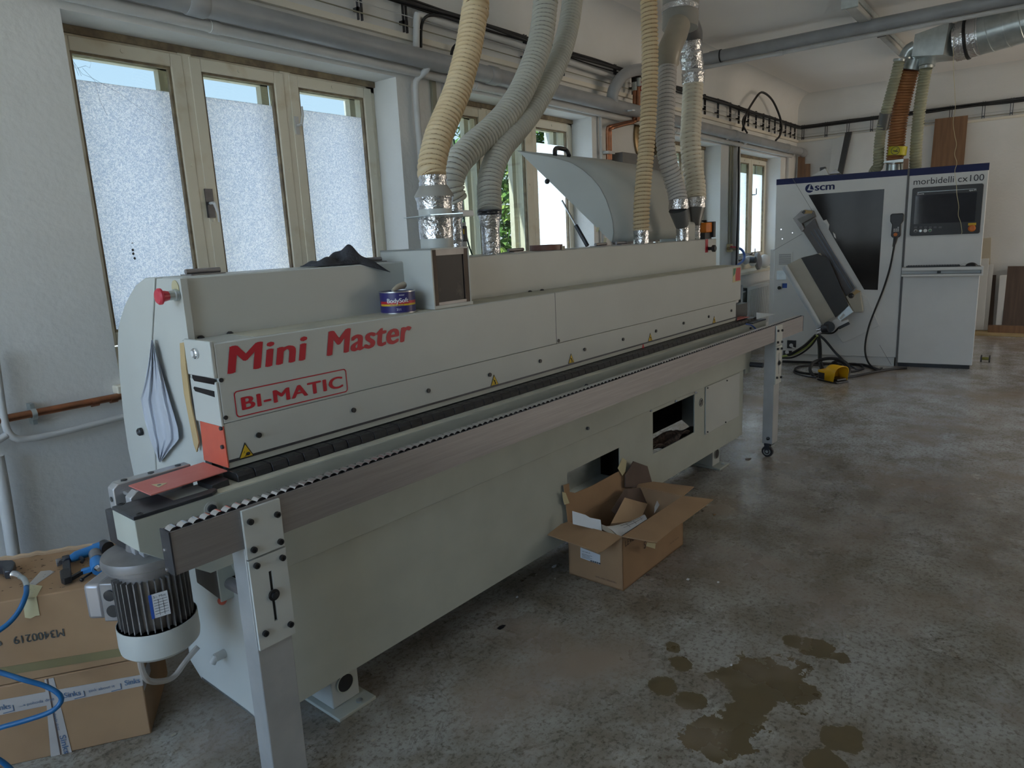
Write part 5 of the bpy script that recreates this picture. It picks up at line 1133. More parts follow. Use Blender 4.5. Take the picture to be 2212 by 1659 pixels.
def hb(px, py, y): 
    p = at(px, py, 'y', y, 'b'); a = ANG['b']; return Vector((p.x*math.cos(a)-p.y*math.sin(a), p.x*math.sin(a)+p.y*math.cos(a), p.z))
T.part('air_hose', MB().tube(spline([tp(57, 1266, .588), hb(56, 1285, 2.40), hb(42, 1318, 2.37), hb(20, 1345, 2.35), hb(-8, 1366, 2.33), hb(-60, 1400, 2.30), hb(-70, 1425, 2.28), hb(-40, 1442, 2.28), hb(2, 1453, 2.28), hb(50, 1468, 2.27), hb(98, 1482, 2.27), hb(127, 1499, 2.26), hb(132, 1515, 2.26), hb(112, 1536, 2.25), hb(60, 1555, 2.25), hb(0, 1572, 2.25), hb(-50, 1590, 2.25), hb(-60, 1615, 2.25), hb(-20, 1632, 2.25), hb(8, 1648, 2.25), hb(30, 1668, 2.25)], .012), .0078, 12), M_bhose)
# blue staple gun
def g7(x, y, z=.60): return at(x/8.508, 1160+y/8.508, 'z', z, 'w')
T = Thing('staple_gun', 'blue pneumatic staple gun with a black magazine lying on the upper carton', 'tool', g7(1500, 600, .568), 'w')
T.part('cylinder_body', MB().tube([g7(1290, 400, .592), g7(1340, 385, .592), g7(1400, 350, .592), g7(1720, 235, .592), g7(1740, 225, .592), g7(1890, 175, .592)], [.013, .015, .0175, .0175, .0205, .0205], 20), M_blue)
T.part('head_cap', MB().tube([g7(1880, 178, .592), g7(1900, 170, .592), g7(1985, 200, .592)], [.022, .024, .022], 20), M_dsteel)
T.part('grip_band', MB().tube([g7(1745, 300, .600), g7(1780, 420, .600)], .0195, 20), M_motor)
T.part('handle_end', MB().tube([g7(1770, 420, .596), g7(1790, 500, .596), g7(1815, 600, .592)], [.0200, .0225, .0200], 22), M_blue)
T.part('air_nipple', MB().tube([g7(1790, 570, .606), g7(1822, 598, .606)], [.010, .007], 14), M_chrome)
T.part('magazine_post', MB().slab([g7(1150, 440, .576), g7(1290, 400, .576), g7(1310, 660, .576), g7(1170, 690, .576)], (0, 0, .018)), M_dsteel, bev=.002)
T.part('nose', MB().slab([g7(1030, 475, .576), g7(1125, 445, .576), g7(1135, 520, .576), g7(1050, 550, .576)], (0, 0, .014)), M_motor, bev=.002)
T.part('nose_link', MB().tube([g7(1130, 470, .59), g7(1180, 410, .595), g7(1290, 370, .595)], .009, 12), M_dsteel)
T.part('magazine_head', MB().slab([g7(1112, 730, .572), g7(1180, 690, .572), g7(1320, 670, .572), g7(1330, 840, .572), g7(1190, 890, .572), g7(1130, 860, .572)], (0, 0, .022)), M_black, bev=.003)
T.part('magazine', MB().bar(g7(1300, 770, .582), g7(1520, 640, .588), .012, .012), M_black)
T.part('handle_arm', MB().bar(g7(1500, 640, .588), g7(1720, 575, .592), .017, .016), M_blue, bev=.002)
T.part('trigger', MB().tube([g7(1480, 380, .59), g7(1530, 420, .59), g7(1500, 470, .585)], .006, 10), M_black)
T.part('loading_rod', MB().tube([g7(1740, 620, .575), g7(1560, 740, .575), g7(1500, 785, .576)], .0034, 8).ball(g7(1505, 785, .577), .007, 10), M_black)

# scraps on the floor
rnd = random.Random(21)
def scrap(px, py, s, m, lab, name='floor_scrap'):
    p = at(px, py, 'z', .001, 'w'); a = rnd.uniform(0, PI); n = rnd.choice((4, 5, 6)); pts = []
    for k in range(n):
        t = a+2*PI*k/n; rr = s*rnd.uniform(.6, 1.15); pts.append((p.x+rr*math.cos(t), p.y+rr*.7*math.sin(t), .0015))
    solo(name, lab, 'scrap', MB().slab(pts, (0, 0, .002)), m, org=(p.x, p.y, 0), fr='w')
for px, py, s, m, lab in ((1083, 1355, .020, M_black, 'small black chip on the floor left of the open box'), (806, 1600, .010, M_scrap, 'pale paper chip on the floor beside the machine foot'), (374, 1588, .012, M_scrap, 'pale paper chip on the floor beside the left cartons'),
        (1197, 1224, .020, M_paper, 'torn white paper scrap at the left corner of the open box'), (1199, 1250, .011, M_scrap, 'beige chip left of the open box'), (1399, 1242, .017, M_cardd, 'dark cardboard chip right of the open box'), (1486, 1252, .011, M_paper, 'white chip on the floor right of the open box'),
        (1551, 1258, .010, M_paper, 'white chip on the floor farther right of the open box'), (1517, 1104, .010, M_cardd, 'brown chip on the floor behind the open box'), (1544, 1112, .014, M_card, 'tan chip on the floor beyond the open box'), (1580, 1437, .007, M_paper, 'tiny white splinter on the floor beside the stains'),
        (1117, 1290, .009, M_paper, 'small white chip on the floor between foot and box'), (1158, 1242, .008, M_scrap, 'small beige chip under the edge of the machine'), (1771, 838, .008, M_paper, 'white crumb on the floor in front of the yellow pedal'), (1615, 992, .03, M_dbrown, 'brown chip on the floor beside the castor')):
    scrap(px, py, s, m, lab)
mb = MB()
for k in range(900):
    if k < 420: x, y = rnd.uniform(.95, 2.6), rnd.gauss(1.80, .16)
    elif k < 700: x, y = rnd.uniform(2.3, 5.0), rnd.gauss(1.62, .25)
    else: x, y = rnd.uniform(.7, 1.6), rnd.gauss(2.0, .3)
    if .84 < x < 1.0 and 1.65 < y < 1.8: continue
    if 2.5 < x < 3.2 and 1.5 < y < 1.9: continue
    s = rnd.uniform(.0012, .0035); a = rnd.uniform(0, PI); c_, s_ = math.cos(a)*s, math.sin(a)*s*.7
    mb.add([(x+c_, y+s_, .0012), (x-s_, y+c_, .002), (x-c_, y-s_, .0012), (x+s_, y-c_, .0012)], [(0, 1, 2, 3)])
solo('wood_chips', 'fine pale wood chips and sawdust scattered on the floor round the machine', 'sawdust', mb, mat('sawdust', (.36, .30, .22), .9), org=(2, 1.8, 0), kind='stuff')

# ================================================================== FAR MACHINE (frame c)
XC = 8.816
CN = Thing('drilling_centre', 'white machining centre with dark window, navy top stripe and inclined feed table', 'machine', (XC+.4, .5, 0), 'c')
def k(x, y, d=0.): return at(1660+x/4.607, 420+y/4.607, 'x', XC-d, 'c')
def kp(px, py, d=0.): return at(px, py, 'x', XC-d, 'c')
YL, YM, YR = 1.452, .128, -.586
body = CN.part('main_body', MB().box(XC, XC+1.5, YM+.004, YL, .10, 2.124), M_cnc, bev=.006)
CN.part('lower_plinth', MB().box(XC+.02, XC+1.4, YM+.02, YL-.02, .0, .10), M_cnc)
CN.part('side_unit', MB().box(XC+.02, XC+1.3, YL+.001, YL+.05, .30, 1.33), M_cnc, bev=.003)
cab = CN.part('control_cabinet', MB().box(XC, XC+.9, YR, YM-.012, .045, 2.124), M_cnc, bev=.006)
CN.part('cabinet_base', MB().box(XC+.03, XC+.85, YR+.02, YM-.02, .0, .045), M_black, cab)
CN.part('corner_post', MB().box(XC-.004, XC+.1, YM-.012, YM+.006, .01, 2.13), mat('post_grey', (.12, .12, .12), .5))
CN.part('top_stripe', MB().box(XC-.002, XC, YM+.006, YL, 2.060, 2.124), M_navy, body); CN.part('top_stripe', MB().box(XC-.002, XC, YR, YM-.012, 2.052, 2.124), M_navy, cab)
CN.part('window', MB().slab([kp(1746.3, 421.1), kp(1910.5, 408.3), kp(1896.1, 626.2), kp(1866.7, 625.5)], (-.003, 0, 0)), M_dglass, body)
CN.part('panel_seam', MB().bar(kp(1711.8, 385, .001), kp(1762, 468, .001), .004, .002, (1, 0, 0)).bar(kp(1671, 541, .001), kp(1733, 505, .001), .004, .002, (1, 0, 0)).bar(kp(1900, 745, .001), kp(1925, 788, .001), .004, .002, (1, 0, 0)), mat('seam_grey', (.25, .25, .25), .6), body)
# logo and names
lg = MB(); c = kp(1749, 407, .003); R_ = .047
def cpt(a, b): return Vector((XC-.003, c.y-a, c.z+b))
sec = [cpt(R_*math.cos(t), R_*math.sin(t)) for t in [math.radians(70+k_*(330-70)/26) for k_ in range(27)]]
lg.slab(sec+[cpt(-.018, -.012)], (-.001, 0, 0))
CN.part('emblem', lg, M_navy, body)
CN.part('emblem_wedge', MB().slab([cpt(.010, .045), cpt(.004, -.012), cpt(.046, -.018), cpt(.030, .02)], (-.002, 0, 0)), M_navy, body)
CN.part('emblem_cut', MB().slab([cpt(.004, .046), cpt(-.024, -.018), cpt(.052, -.028), cpt(.046, -.018), cpt(.000, -.010), cpt(.010, .040)], (-.0015, 0, 0)), M_cnc, body)
mb = MB(); text(mb, 'scm', (XC-.003, kp(1760, 410).y, c.z-.028), (0, -1, 0), (0, 0, 1), .078, .205, bold=.035); CN.part('maker_name', mb, M_navy, body)
mb = MB(); text(mb, 'morbidelli', (XC-.003, kp(1973.5, 398).y, kp(1973.5, 399.5).z), (0, -1, 0), (0, 0, 1), .062, kp(1973.5, 398).y-kp(2060, 395).y); M_lg = mat('lettering_grey', (.03, .03, .04), .5); CN.part('model_name', mb, M_lg, cab); mb = MB(); text(mb, 'cx100', (XC-.003, kp(2069, 393).y, kp(2069, 392.5).z-.004), (0, -1, 0), (0, 0, 1), .062, kp(2069, 393).y-kp(2125.5, 390).y)
CN.part('model_name', mb, M_lg, cab)
# screen panel
sc = CN.part('monitor', MB().prism([(y, z) for y, z in rrect(-.552, .078, 1.428, 1.925, .02)], 'x', XC-.02, XC), M_black, bev=.003)
CN.part('screen', MB().box(XC-.0225, XC-.02, -.50, .045, 1.55, 1.845), M_screen, sc)
CN.part('screen_line', MB().box(XC-.0215, XC-.02, -.49, .03, 1.876, 1.879), M_galv, sc)
mb = MB(); text(mb, 'scm', (XC-.0215, .015, 1.853), (0, -1, 0), (0, 0, 1), .014, .045, bold=.03); mb.ring((XC-.0215, .025, 1.861), (1, 0, 0), .009, .005, .001, 14); text(mb, 'eye-M', (XC-.0215, -.43, 1.858), (0, -1, 0), (0, 0, 1), .014, .06, bold=.02)
CN.part('screen_print', mb, M_paper, sc)
for i, px in enumerate((1978, 1988.5, 1998.7, 2009)):
    p = kp(px, 499-i*.4, .02); b = CN.part('round_button', MB().lathe([(.018, 0), (.018, .008), (.014, .010)], p, (-1, 0, 0), 20), M_chrome if i != 2 else M_white, sc); CN.part('button_face', MB().lathe([(.012, 0.0095), (.011, .012)], p, (-1, 0, 0), 16), (M_black, M_galv, M_white, M_green)[i], sc)
mb = MB()
for px in (1978, 1989, 1999.5, 2009.5, 2020, 2031): p = kp(px, 491, .0205); mb.box(p.x-.001, p.x, p.y-.014, p.y+.014, p.z-.009, p.z+.009)
CN.part('key_icons', mb, mat('icon_grey', (.10, .10, .11), .5), sc)
p = kp(2099, 493, .02); CN.part('emergency_button', MB().lathe([(.020, 0), (.020, .02), (.034, .022), (.034, .034), (.022, .042)], p, (-1, 0, 0), 24), MATS['orange_guard'] if 0 else mat('stop_orange', (.70, .18, .02), .4), sc)
p = kp(2100, 484, .02); CN.part('stop_label', MB().box(p.x-.004, p.x, p.y-.035, p.y+.035, p.z-.014, p.z+.012), M_yel, sc)
# keyboard shelf
sh = CN.part('keyboard_shelf', MB().box(XC-.17, XC, -.60, YM, 1.068, 1.100).box(XC-.17, XC, -.60, YM, 1.008, 1.028).box(XC-.17, XC-.0, -.60, -.585, 1.028, 1.068).box(XC-.05, XC, -.585, YM, 1.028, 1.068), M_cnc, bev=.002)
CN.part('shelf_lock', MB().box(XC-.055, XC-.05, -.235, -.20, 1.03, 1.055), M_black, sh)
# pendant
p = kp(1936.5, 489, .02); py_, pz = p.y, p.z
pd = CN.part('hand_pendant', MB().prism([(py_-.052, pz+.135), (py_+.052, pz+.135), (py_+.065, pz+.12), (py_+.062, pz+.055), (py_+.042, pz+.02), (py_+.046, pz-.10), (py_+.03, pz-.118), (py_-.03, pz-.118), (py_-.046, pz-.10), (py_-.042, pz+.02), (py_-.062, pz+.055), (py_-.065, pz+.12)], 'x', XC-.045, XC-.004), M_black, bev=.008)
mb = MB()
for i in range(3):
    for j in range(3):
        if (i, j) in ((0, 0), (0, 1)): continue
        mb.box(XC-.0485, XC-.046, py_+.018-.018*j-.006, py_+.018-.018*j+.006, pz-.012-.018*i-.006, pz-.012-.018*i+.006)
CN.part('keys', mb, M_paper, pd); CN.part('stop_button', MB().lathe([(.019, 0), (.019, .016), (.012, .018)], (XC-.045, py_+.004, pz-.085), (-1, 0, 0), 20), MATS['stop_orange'], pd)
cbp = [kp(1934, 513, .03), kp(1930, 540, .05), kp(1922, 580, .06), kp(1908, 625, .07), kp(1890, 670, .09), kp(1877, 705, .12), kp(1869.5, 740, .15), kp(1869.5, 765, .20), kp(1877, 785, .25)]
CN.part('pendant_cable', MB().tube(spline(cbp+[at(1893, 799, 'z', .012, 'c'), at(1905, 795, 'z', .012, 'c')], .03), .010, 10), M_cable)
CN.part('pendant_boot', MB().tube([kp(1935, 512, .03), kp(1933, 522, .035), kp(1930, 533, .045)], [.022, .018, .011], 12), M_black, pd)
# vents, plates, small fittings on the left
v = CN.part('vent_grille', MB().box(XC-.008, XC, kp(1712, 560).y, kp(1680, 560).y, kp(1690, 573).z, kp(1690, 545).z), M_cnc, bev=.002)
z0, z1_ = kp(1690, 571).z, kp(1690, 548).z; mb = MB()
for i in range(11): mb.box(XC-.010, XC-.008, kp(1709, 560).y, kp(1683, 560).y, z0+(z1_-z0)*i/11, z0+(z1_-z0)*i/11+.006)
CN.part('slat_field', mb, MATS['tool_grey'], v)
CN.part('grey_plate', MB().box(XC-.003, XC, kp(1698, 595).y, kp(1678, 595).y, kp(1690, 604).z, kp(1690, 585).z), M_galv)
sw = CN.part('main_switch', MB().box(XC-.012, XC, kp(1688.5, 620).y, kp(1681, 620).y, kp(1685, 620).z, kp(1685, 612).z), M_paper); CN.part('switch_lever', MB().lathe([(.022, 0), (.022, .03), (.014, .034)], kp(1684, 621.5, 0), (-1, 0, 0), 6), M_black, sw)
CN.part('blue_sign', MB().box(XC-.003, XC, kp(1700, 620).y, kp(1690, 620).y, kp(1695, 622).z, kp(1695, 612).z), M_bluel)
for px, py in ((1687.5, 495.5), (1712, 503), (1690, 516)): CN.part('screw', MB().lathe([(.008, 0), (.007, .004)], kp(px, py), (-1, 0, 0), 10), M_chrome)
v2 = CN.part('vent_grille', MB().box(XC-.006, XC, kp(1700, 740).y, kp(1684, 740).y, kp(1690, 752).z, kp(1690, 727).z), M_cnc)
for (x0, y0, x1, y1) in ((1701, 735, 1720, 752), (1692, 757, 1711, 767)):
    c2 = CN.part('connector_plate', MB().box(XC-.01, XC, kp(x1, y0).y, kp(x0, y0).y, kp(x0, y1).z, kp(x0, y0).z), M_black, bev=.003); CN.part('cable_plug', MB().cyl(kp(x0+8, y1-6, .01), kp(x0+8, y1-6, .05), .022), M_white, c2)
CN.part('plug_cable', MB().tube(spline([kp(1709, 745, .05), kp(1713, 751, .09), kp(1724, 753, .1), kp(1735, 746, .12), kp(1757, 726, .3)], .02), .010, 8), M_wpipe)
# inclined feed table
D = .30
ft_ = CN.part('feed_table', MB().slab([k(160, 712, D), k(322, 632, D), k(495, 590, D), k(800, 1110, D), k(520, 1312, D)], (D, 0, 0)), mat('table_cream', (.52, .49, .41), .45), bev=.003)
CN.part('feed_belt', MB().slab([k(324, 632, D+.004), k(493, 591, D+.004), k(598, 640, D+.004), k(800, 1110, D+.004), k(668, 1226, D+.004)], (.003, 0, 0)), mat('belt_dark', (.035, .033, .032), .45), ft_)
CN.part('guide_tube', MB().tube([k(160, 714, D+.03), k(512, 1318, D+.03)], .032, 18), mat('tube_pale', (.62, .68, .72), .3), ft_)
cl = CN.part('clamp_beam', MB().slab([k(335, 352, .10), k(460, 240, .10), k(500, 345, .10), k(850, 945, .10), k(770, 1012, .10), k(600, 650, .10), k(490, 588, .10)], (.10, 0, 0)), mat('beam_brown', (.075, .06, .055), .35), bev=.002)
for a, b, w in (((455, 345), (830, 960), .012), ((495, 345), (862, 935), .010), ((420, 370), (700, 780), .008)): CN.part('beam_rail', MB().bar(k(*a, .108), k(*b, .108), w, .012, (1, 0, 0)), M_dsteel, cl)
hb_ = CN.part('beam_head', MB().slab([k(243, 240, .16), k(330, 160, .16), k(440, 160, .16), k(462, 218, .16), k(330, 290, .16), k(355, 345, .16), k(330, 372, .16)], (.14, 0, 0)), M_motor, bev=.002)
CN.part('head_cap', MB().slab([k(285, 245, .175), k(440, 178, .175), k(462, 215, .175), k(325, 290, .175)], (.015, 0, 0)), MATS['cabinet_grey'], hb_)
CN.part('head_block', MB().slab([k(330, 175, .18), k(360, 152, .18), k(438, 165, .18), k(432, 190, .18), k(350, 192, .18)], (.03, 0, 0)), M_lath, hb_); CN.part('head_stop', MB().slab([k(328, 180, .185), k(352, 155, .185), k(368, 165, .185), k(352, 195, .185)], (.03, 0, 0)), M_black, hb_)
CN.part('bracket_plate', MB().slab([k(545, 262, .04), k(575, 250, .04), k(603, 300, .04), k(596, 345, .04)], (.04, 0, 0)), M_cnc); CN.part('bracket_plate', MB().slab([k(640, 375, .04), k(662, 395, .04), k(672, 440, .04), k(655, 425, .04)], (.04, 0, 0)), M_cnc)
lp = CN.part('lower_plate', MB().slab([k(905, 980, .06), k(990, 1045, .06), k(1102, 1305, .06), k(740, 1480, .06), k(560, 1200, .06), k(830, 1180, .06)], (.06, 0, 0)), M_cnc, bev=.002)
CN.part('stop_box', MB().slab([k(770, 1015, .22), k(910, 975, .22), k(938, 1170, .22), k(850, 1172, .22)], (.20, 0, 0)), mat('cream_box', (.50, .47, .38), .5), bev=.002)
CN.part('stop_block', MB().slab([k(800, 1005, .24), k(870, 948, .24), k(915, 965, .24), k(840, 1012, .24)], (.04, 0, 0)), M_lath); CN.part('stop_knob', MB().ball(k(822, 1008, .25), .030, 12), M_black)
mu = CN.part('measuring_unit', MB().slab([k(680, 1225, .33), k(800, 1105, .33), k(845, 1170, .33), k(710, 1265, .33)], (.05, 0, 0)), M_galv, bev=.003); CN.part('display', MB().slab([k(705, 1235, .335), k(745, 1185, .335), k(765, 1200, .335), k(722, 1245, .335)], (.005, 0, 0)), M_lamp, mu)
CN.part('hand_crank', MB().slab([k(635, 1260, .34), k(690, 1235, .34), k(725, 1270, .34), k(790, 1245, .34), k(800, 1285, .34), k(700, 1315, .34), k(650, 1350, .34)], (.05, 0, 0)), M_white, bev=.006)
CN.part('crank_disc', MB().cyl(k(600, 1320, .40), k(600, 1320, .30), .062, n=26), M_black); CN.part('crank_grip', MB().tube([k(535, 1340, .38), k(600, 1330, .40)], .045, 16), M_dsteel); CN.part('crank_lever', MB().bar(k(700, 1330, .38), k(805, 1278, .38), .03, .03, (1, 0, 0)), M_black)
CN.part('crank_bolts', MB().cyl(k(478, 1350, .33), k(530, 1335, .33), .02).cyl(k(490, 1378, .33), k(538, 1362, .33), .018), M_chrome)
for pts, r_, m_ in (([(700, 1325), (640, 1378), (540, 1380), (500, 1392)], .010, M_cable), ([(470, 1400), (380, 1490), (300, 1545), (220, 1590), (180, 1600)], .016, M_cable), ([(485, 1405), (440, 1470), (350, 1540), (250, 1590), (140, 1612)], .013, M_gyc), ([(492, 1410), (430, 1500), (340, 1575), (240, 1622), (140, 1628)], .010, M_cable)):
    CN.part('cable', MB().tube(spline([k(x, y, .34-.25*i/(len(pts)-1)) for i, (x, y) in enumerate(pts)], .03), r_, 8), m_)
# pieces on top of the machine
solo('sheet_cover', 'light grey cover lying tilted on top of the far machine', 'cover', MB().slab([at(1752, 380, 'x', XC+.15, 'c'), at(1782, 364, 'x', XC+.15, 'c'), at(1790, 378, 'x', XC+.15, 'c')], (.25, 0, 0)), M_cnc, fr='c')
solo('metal_offcuts', 'small stack of bright metal profiles on top of the far machine', 'offcuts', MB().slab([at(1790, 376, 'x', XC+.15, 'c'), at(1805, 365, 'x', XC+.15, 'c'), at(1814, 374, 'x', XC+.15, 'c')], (.2, 0, 0)), M_steel, fr='c')
solo('black_block', 'small black block standing on top of the far machine', 'block', MB().slab([at(1771, 375, 'x', XC+.5, 'c'), at(1771, 362, 'x', XC+.5, 'c'), at(1783, 360, 'x', XC+.5, 'c'), at(1783, 375, 'x', XC+.5, 'c')], (.1, 0, 0)), M_black, fr='c')
solo('wood_block', 'small pale wood block on top of the far machine beside the orange hose', 'block', MB().box(XC+.05, XC+.15, at(1962, 357, 'x', XC+.05, 'c').y, at(1951, 357, 'x', XC+.05, 'c').y, 2.124, at(1955, 343, 'x', XC+.05, 'c').z), MATS['pine'] if 0 else mat('beech', (.36, .22, .14), .6), fr='c')
# keyboard and mouse
mb = MB().box(XC-.155, XC-.02, -.40, .09, 1.101, 1.113)
for i in range(4):
    for j in range(20): mb.box(XC-.148+.031*i, XC-.148+.031*i+.024, -.395+.0238*j, -.395+.0238*j+.019, 1.113, 1.119)
solo('keyboard', 'black computer keyboard on the white shelf of the far machine', 'keyboard', mb, M_black, fr='c')
T = Thing('computer_mouse', 'black mouse beside the keyboard on the shelf', 'mouse', (XC-.09, -.50, 1.101), 'c')
T.part('mouse_body', MB().ball((XC-.09, -.50, 1.101), .05, 18, (.7, 1.1, .75)), M_black); T.part('mouse_pad', MB().box(XC-.16, XC-.02, -.58, -.405, 1.1005, 1.103), M_black)
T.part('mouse_cable', MB().tube(spline([Vector((XC-.05, -.48, 1.108)), Vector((XC-.03, -.44, 1.13)), Vector((XC-.03, -.41, 1.115))], .01), .002, 6), M_wpipe)
solo('yellow_string', 'long thin yellowish string hanging in front of the screen', 'string', MB().tube(spline([at(px, py, 'x', 8.2, 'w') for px, py in ((2060, 78), (2060, 100), (2059.5, 140), (2063, 210), (2063.5, 235), (2059, 262), (2062, 290), (2066, 312), (2062, 333), (2067, 352), (2062.5, 370), (2066, 400), (2067, 420), (2071, 445), (2070, 465), (2075, 480), (2078, 500), (2077, 506))], .02), .0022, 6), M_mask, fr='w')

# hoses of the far machine
def h9(px, py, x): return at(px, py, 'x', x, 'w')
def fhose(pts, x0, x1, r, m, lab, pitch, hook=None):
    n = len(pts)-1; P = [h9(px, py, x0+(x1-x0)*i/n) for i, (px, py) in enumerate(pts)]
    T = Thing('extraction_hose', lab, 'hose', P[0], 'w'); mb = MB(); corr(mb, P, r, pitch, r*.10, 18, 6); T.part('hose', mb, m, ang=75); return T, P
T, P = fhose([(1887, 372), (1891, 366), (1897, 358), (1898, 335), (1902, 290), (1913, 245), (1924, 205), (1935, 165), (1943.5, 130)], 8.95, 8.65, .055, M_greenh, 'green grey hose with a dark patched middle on the far machine', .030)
T.part('patch_tape', MB().tube([h9(1906, 279, 8.80), h9(1913, 244, 8.75)], .0585, 20), MATS['cone_grey']); T.part('hose_clamp', MB().tube([h9(1942.5, 133, 8.65), h9(1943.8, 128, 8.65)], .060, 20), M_galv)
T, P = fhose([(1932, 352), (1934, 330), (1937, 300), (1940, 270), (1946, 235), (1954, 200), (1960, 175), (1966, 153)], 8.95, 8.80, .088, M_ornh, 'thick orange brown hose with a yellow warning label on the far machine', .028)
a_, b_ = h9(1937, 336, 8.84), h9(1940, 317, 8.84)
T.part('warning_label', MB().tube([a_, b_], .0905, 28, caps=False), mat('label_yellow', (.62, .55, .02), .5))
lc = (a_+b_)/2; dv = Vector((-lc.x, -lc.y, 0)).normalized(); sd_ = Vector((-dv.y, dv.x, 0))
T.part('label_symbol', MB().ring(lc+dv*.093+sd_*-.02, dv, .042, .037, .002, 26).bar(lc+dv*.094+sd_*-.04, lc+dv*.094+sd_*.005+Vector((0, 0, -.01)), .002, .010).bar(lc+dv*.094+sd_*0+Vector((0, 0, .02)), lc+dv*.094+sd_*-.02+Vector((0, 0, -.012)), .002, .006), M_black)
T.part('flange', MB().slab([h9(1908, 352, 8.80), h9(1950, 350, 8.80), h9(1955, 345, 8.80), h9(1952, 343, 8.8), h9(1910, 348, 8.8)], (.25, 0, 0)), M_galv); T.part('neck', MB().tube([h9(1931, 372, 8.95), h9(1931.5, 353, 8.95)], .085, 24), M_galv)
T, P = fhose([(1977.5, 368), (1978, 335), (1981, 290), (1986, 240), (1992, 195), (1998, 160), (2001, 146)], 8.95, 8.72, .060, M_greenh, 'green grey hose at the right of the orange brown one', .030)
T.part('hose_clamp', MB().tube([h9(2000.5, 148, 8.72), h9(2001.2, 142, 8.72)], .066, 20), M_galv)
# plenum box with spiral duct
XB = 8.55
g = lambda x, y, X=XB: at(1812+x/5.53, y/5.53, 'x', X, 'w')
T = Thing('plenum_box', 'tapered galvanised box under the ceiling joining hoses to the spiral duct', 'duct', g(1100, 660), 'w')
TL, TR, BR, BL = g(910, 410), g(1320, 262), g(1245, 655), g(868, 672)
BRr = g(1530, 690, XB+.30); BRb = g(1525, 712, XB+.42)
off = Vector((.50, 0, 0)); V = [BL, BR, TR, TL]; V2 = [v+off for v in V]
V2[1] = at(1812+1530/5.53, 705/5.53, 'z', BR.z, 'w'); V2[0] = at(1812+1265/5.53, 762/5.53, 'z', BL.z-.02, 'w') if 0 else V2[0]
V2[2] = Vector((V2[1].x, V2[1].y, TR.z))
T.part('box_body', MB().add(V+V2, [(0, 1, 2, 3), (7, 6, 5, 4), (0, 4, 5, 1), (1, 5, 6, 2), (2, 6, 7, 3), (3, 7, 4, 0)]), M_galv, ang=20)
T.part('stub', MB().tube(spline([g(1050, 640, XB+.2), g(1060, 720, XB+.18), g(1052, 790, XB+.17)], .02), [.075]*len(spline([g(1050, 640, XB+.2), g(1060, 720, XB+.18), g(1052, 790, XB+.17)], .02)), 20), M_galv)
T.part('stub', MB().tube(spline([g(905, 560, XB+.1), g(840, 600, XB+.1), g(790, 690, XB+.1)], .02), .062, 20), M_galv)
T.part('stub', MB().tube(spline([g(920, 660, XB+.25), g(890, 760, XB+.25), g(862, 840, XB+.25)], .02), .092, 20), M_galv)
c0, c1_ = at(2062, 92, 'x', XB+.22, 'w'), at(2212, 48, 'x', XB+.16, 'w'); dd = (c1_-c0); rr = .185
T2 = Thing('spiral_duct', 'large round spiral seamed galvanised duct under the ceiling', 'duct', c0, 'w')
e = c0+dd*4.2; L_ = (e-c0).length; dn2 = dd.normalized()
T2.part('duct', MB().tube([c0+dn2*.16, e], rr, 44), M_galv)
mb = MB(); u_ = dn2.orthogonal().normalized(); w_ = dn2.cross(u_); pts = []
nt_ = 22
for i in range(nt_*36): a = 2*PI*i/36; pts.append(c0+dn2*(.18+i/36*.13)+(u_*math.cos(a)+w_*math.sin(a))*(rr+.001))
T2.part('spiral_seam', mb.tube(pts, .004, 5), M_galv)
T2.part('rubber_ring', MB().ring(c0+dn2*.11, dn2, rr+.012, rr-.01, .02, 44), M_black); fo = MB(); rnd = random.Random(9)
T2.part('foil_band', MB().tube([c0+dn2*(.01+.012*i) for i in range(9)], [rr*(1+rnd.uniform(-.02, .01)) for _ in range(9)], 44), M_foil, ang=60); T2.part('foil_band', MB().tube([c0+dn2*(.13+.012*i) for i in range(9)], [rr*(1.005+rnd.uniform(-.01, .015)) for _ in range(9)], 44), M_foil, ang=60)
hx_ = c0+dn2*.12; T2.part('suspension_rod', MB().cyl(hx_+Vector((0, 0, rr)), (hx_.x, hx_.y, 3.54), .006, n=8), M_steel)
# pipe and conduit crossing under the ceiling
pa, pb = at(1560, 118.8, 'z', 3.40, 'w'), at(2000, 37, 'z', 3.40, 'w')
T = Thing('ceiling_pipe', 'long grey pipe crossing the room under the ceiling', 'pipe', (7.8, 0, 3.4), 'w')
T.part('pipe', MB().cyl((7.80, WY-.02, 3.40), (7.80, Y0+.02, 3.40), .060, n=28), M_pipe)
q_ = at(1558, 119, 'x', 7.8, 'w').y; T.part('pipe_socket', MB().cyl((7.80, q_, 3.40), (7.80, q_+.12, 3.40), .066, n=28), M_pipe); T.part('seal', MB().ring((7.80, q_, 3.40), (0, 1, 0), .067, .05, .012, 28), M_black)
T = Thing('ceiling_conduit', 'thin white conduit running beside the ceiling pipe', 'conduit', (7.88, 0, 3.31), 'w')
T.part('conduit', MB().cyl((7.80, WY-.02, 3.315), (7.80, Y0+.02, 3.315), .020, n=16), M_wpipe); q2 = at(1692, 110, 'x', 7.8, 'w').y; T.part('coupling', MB().cyl((7.80, q2, 3.315), (7.80, q2+.08, 3.315), .025, n=16), M_wpipe)
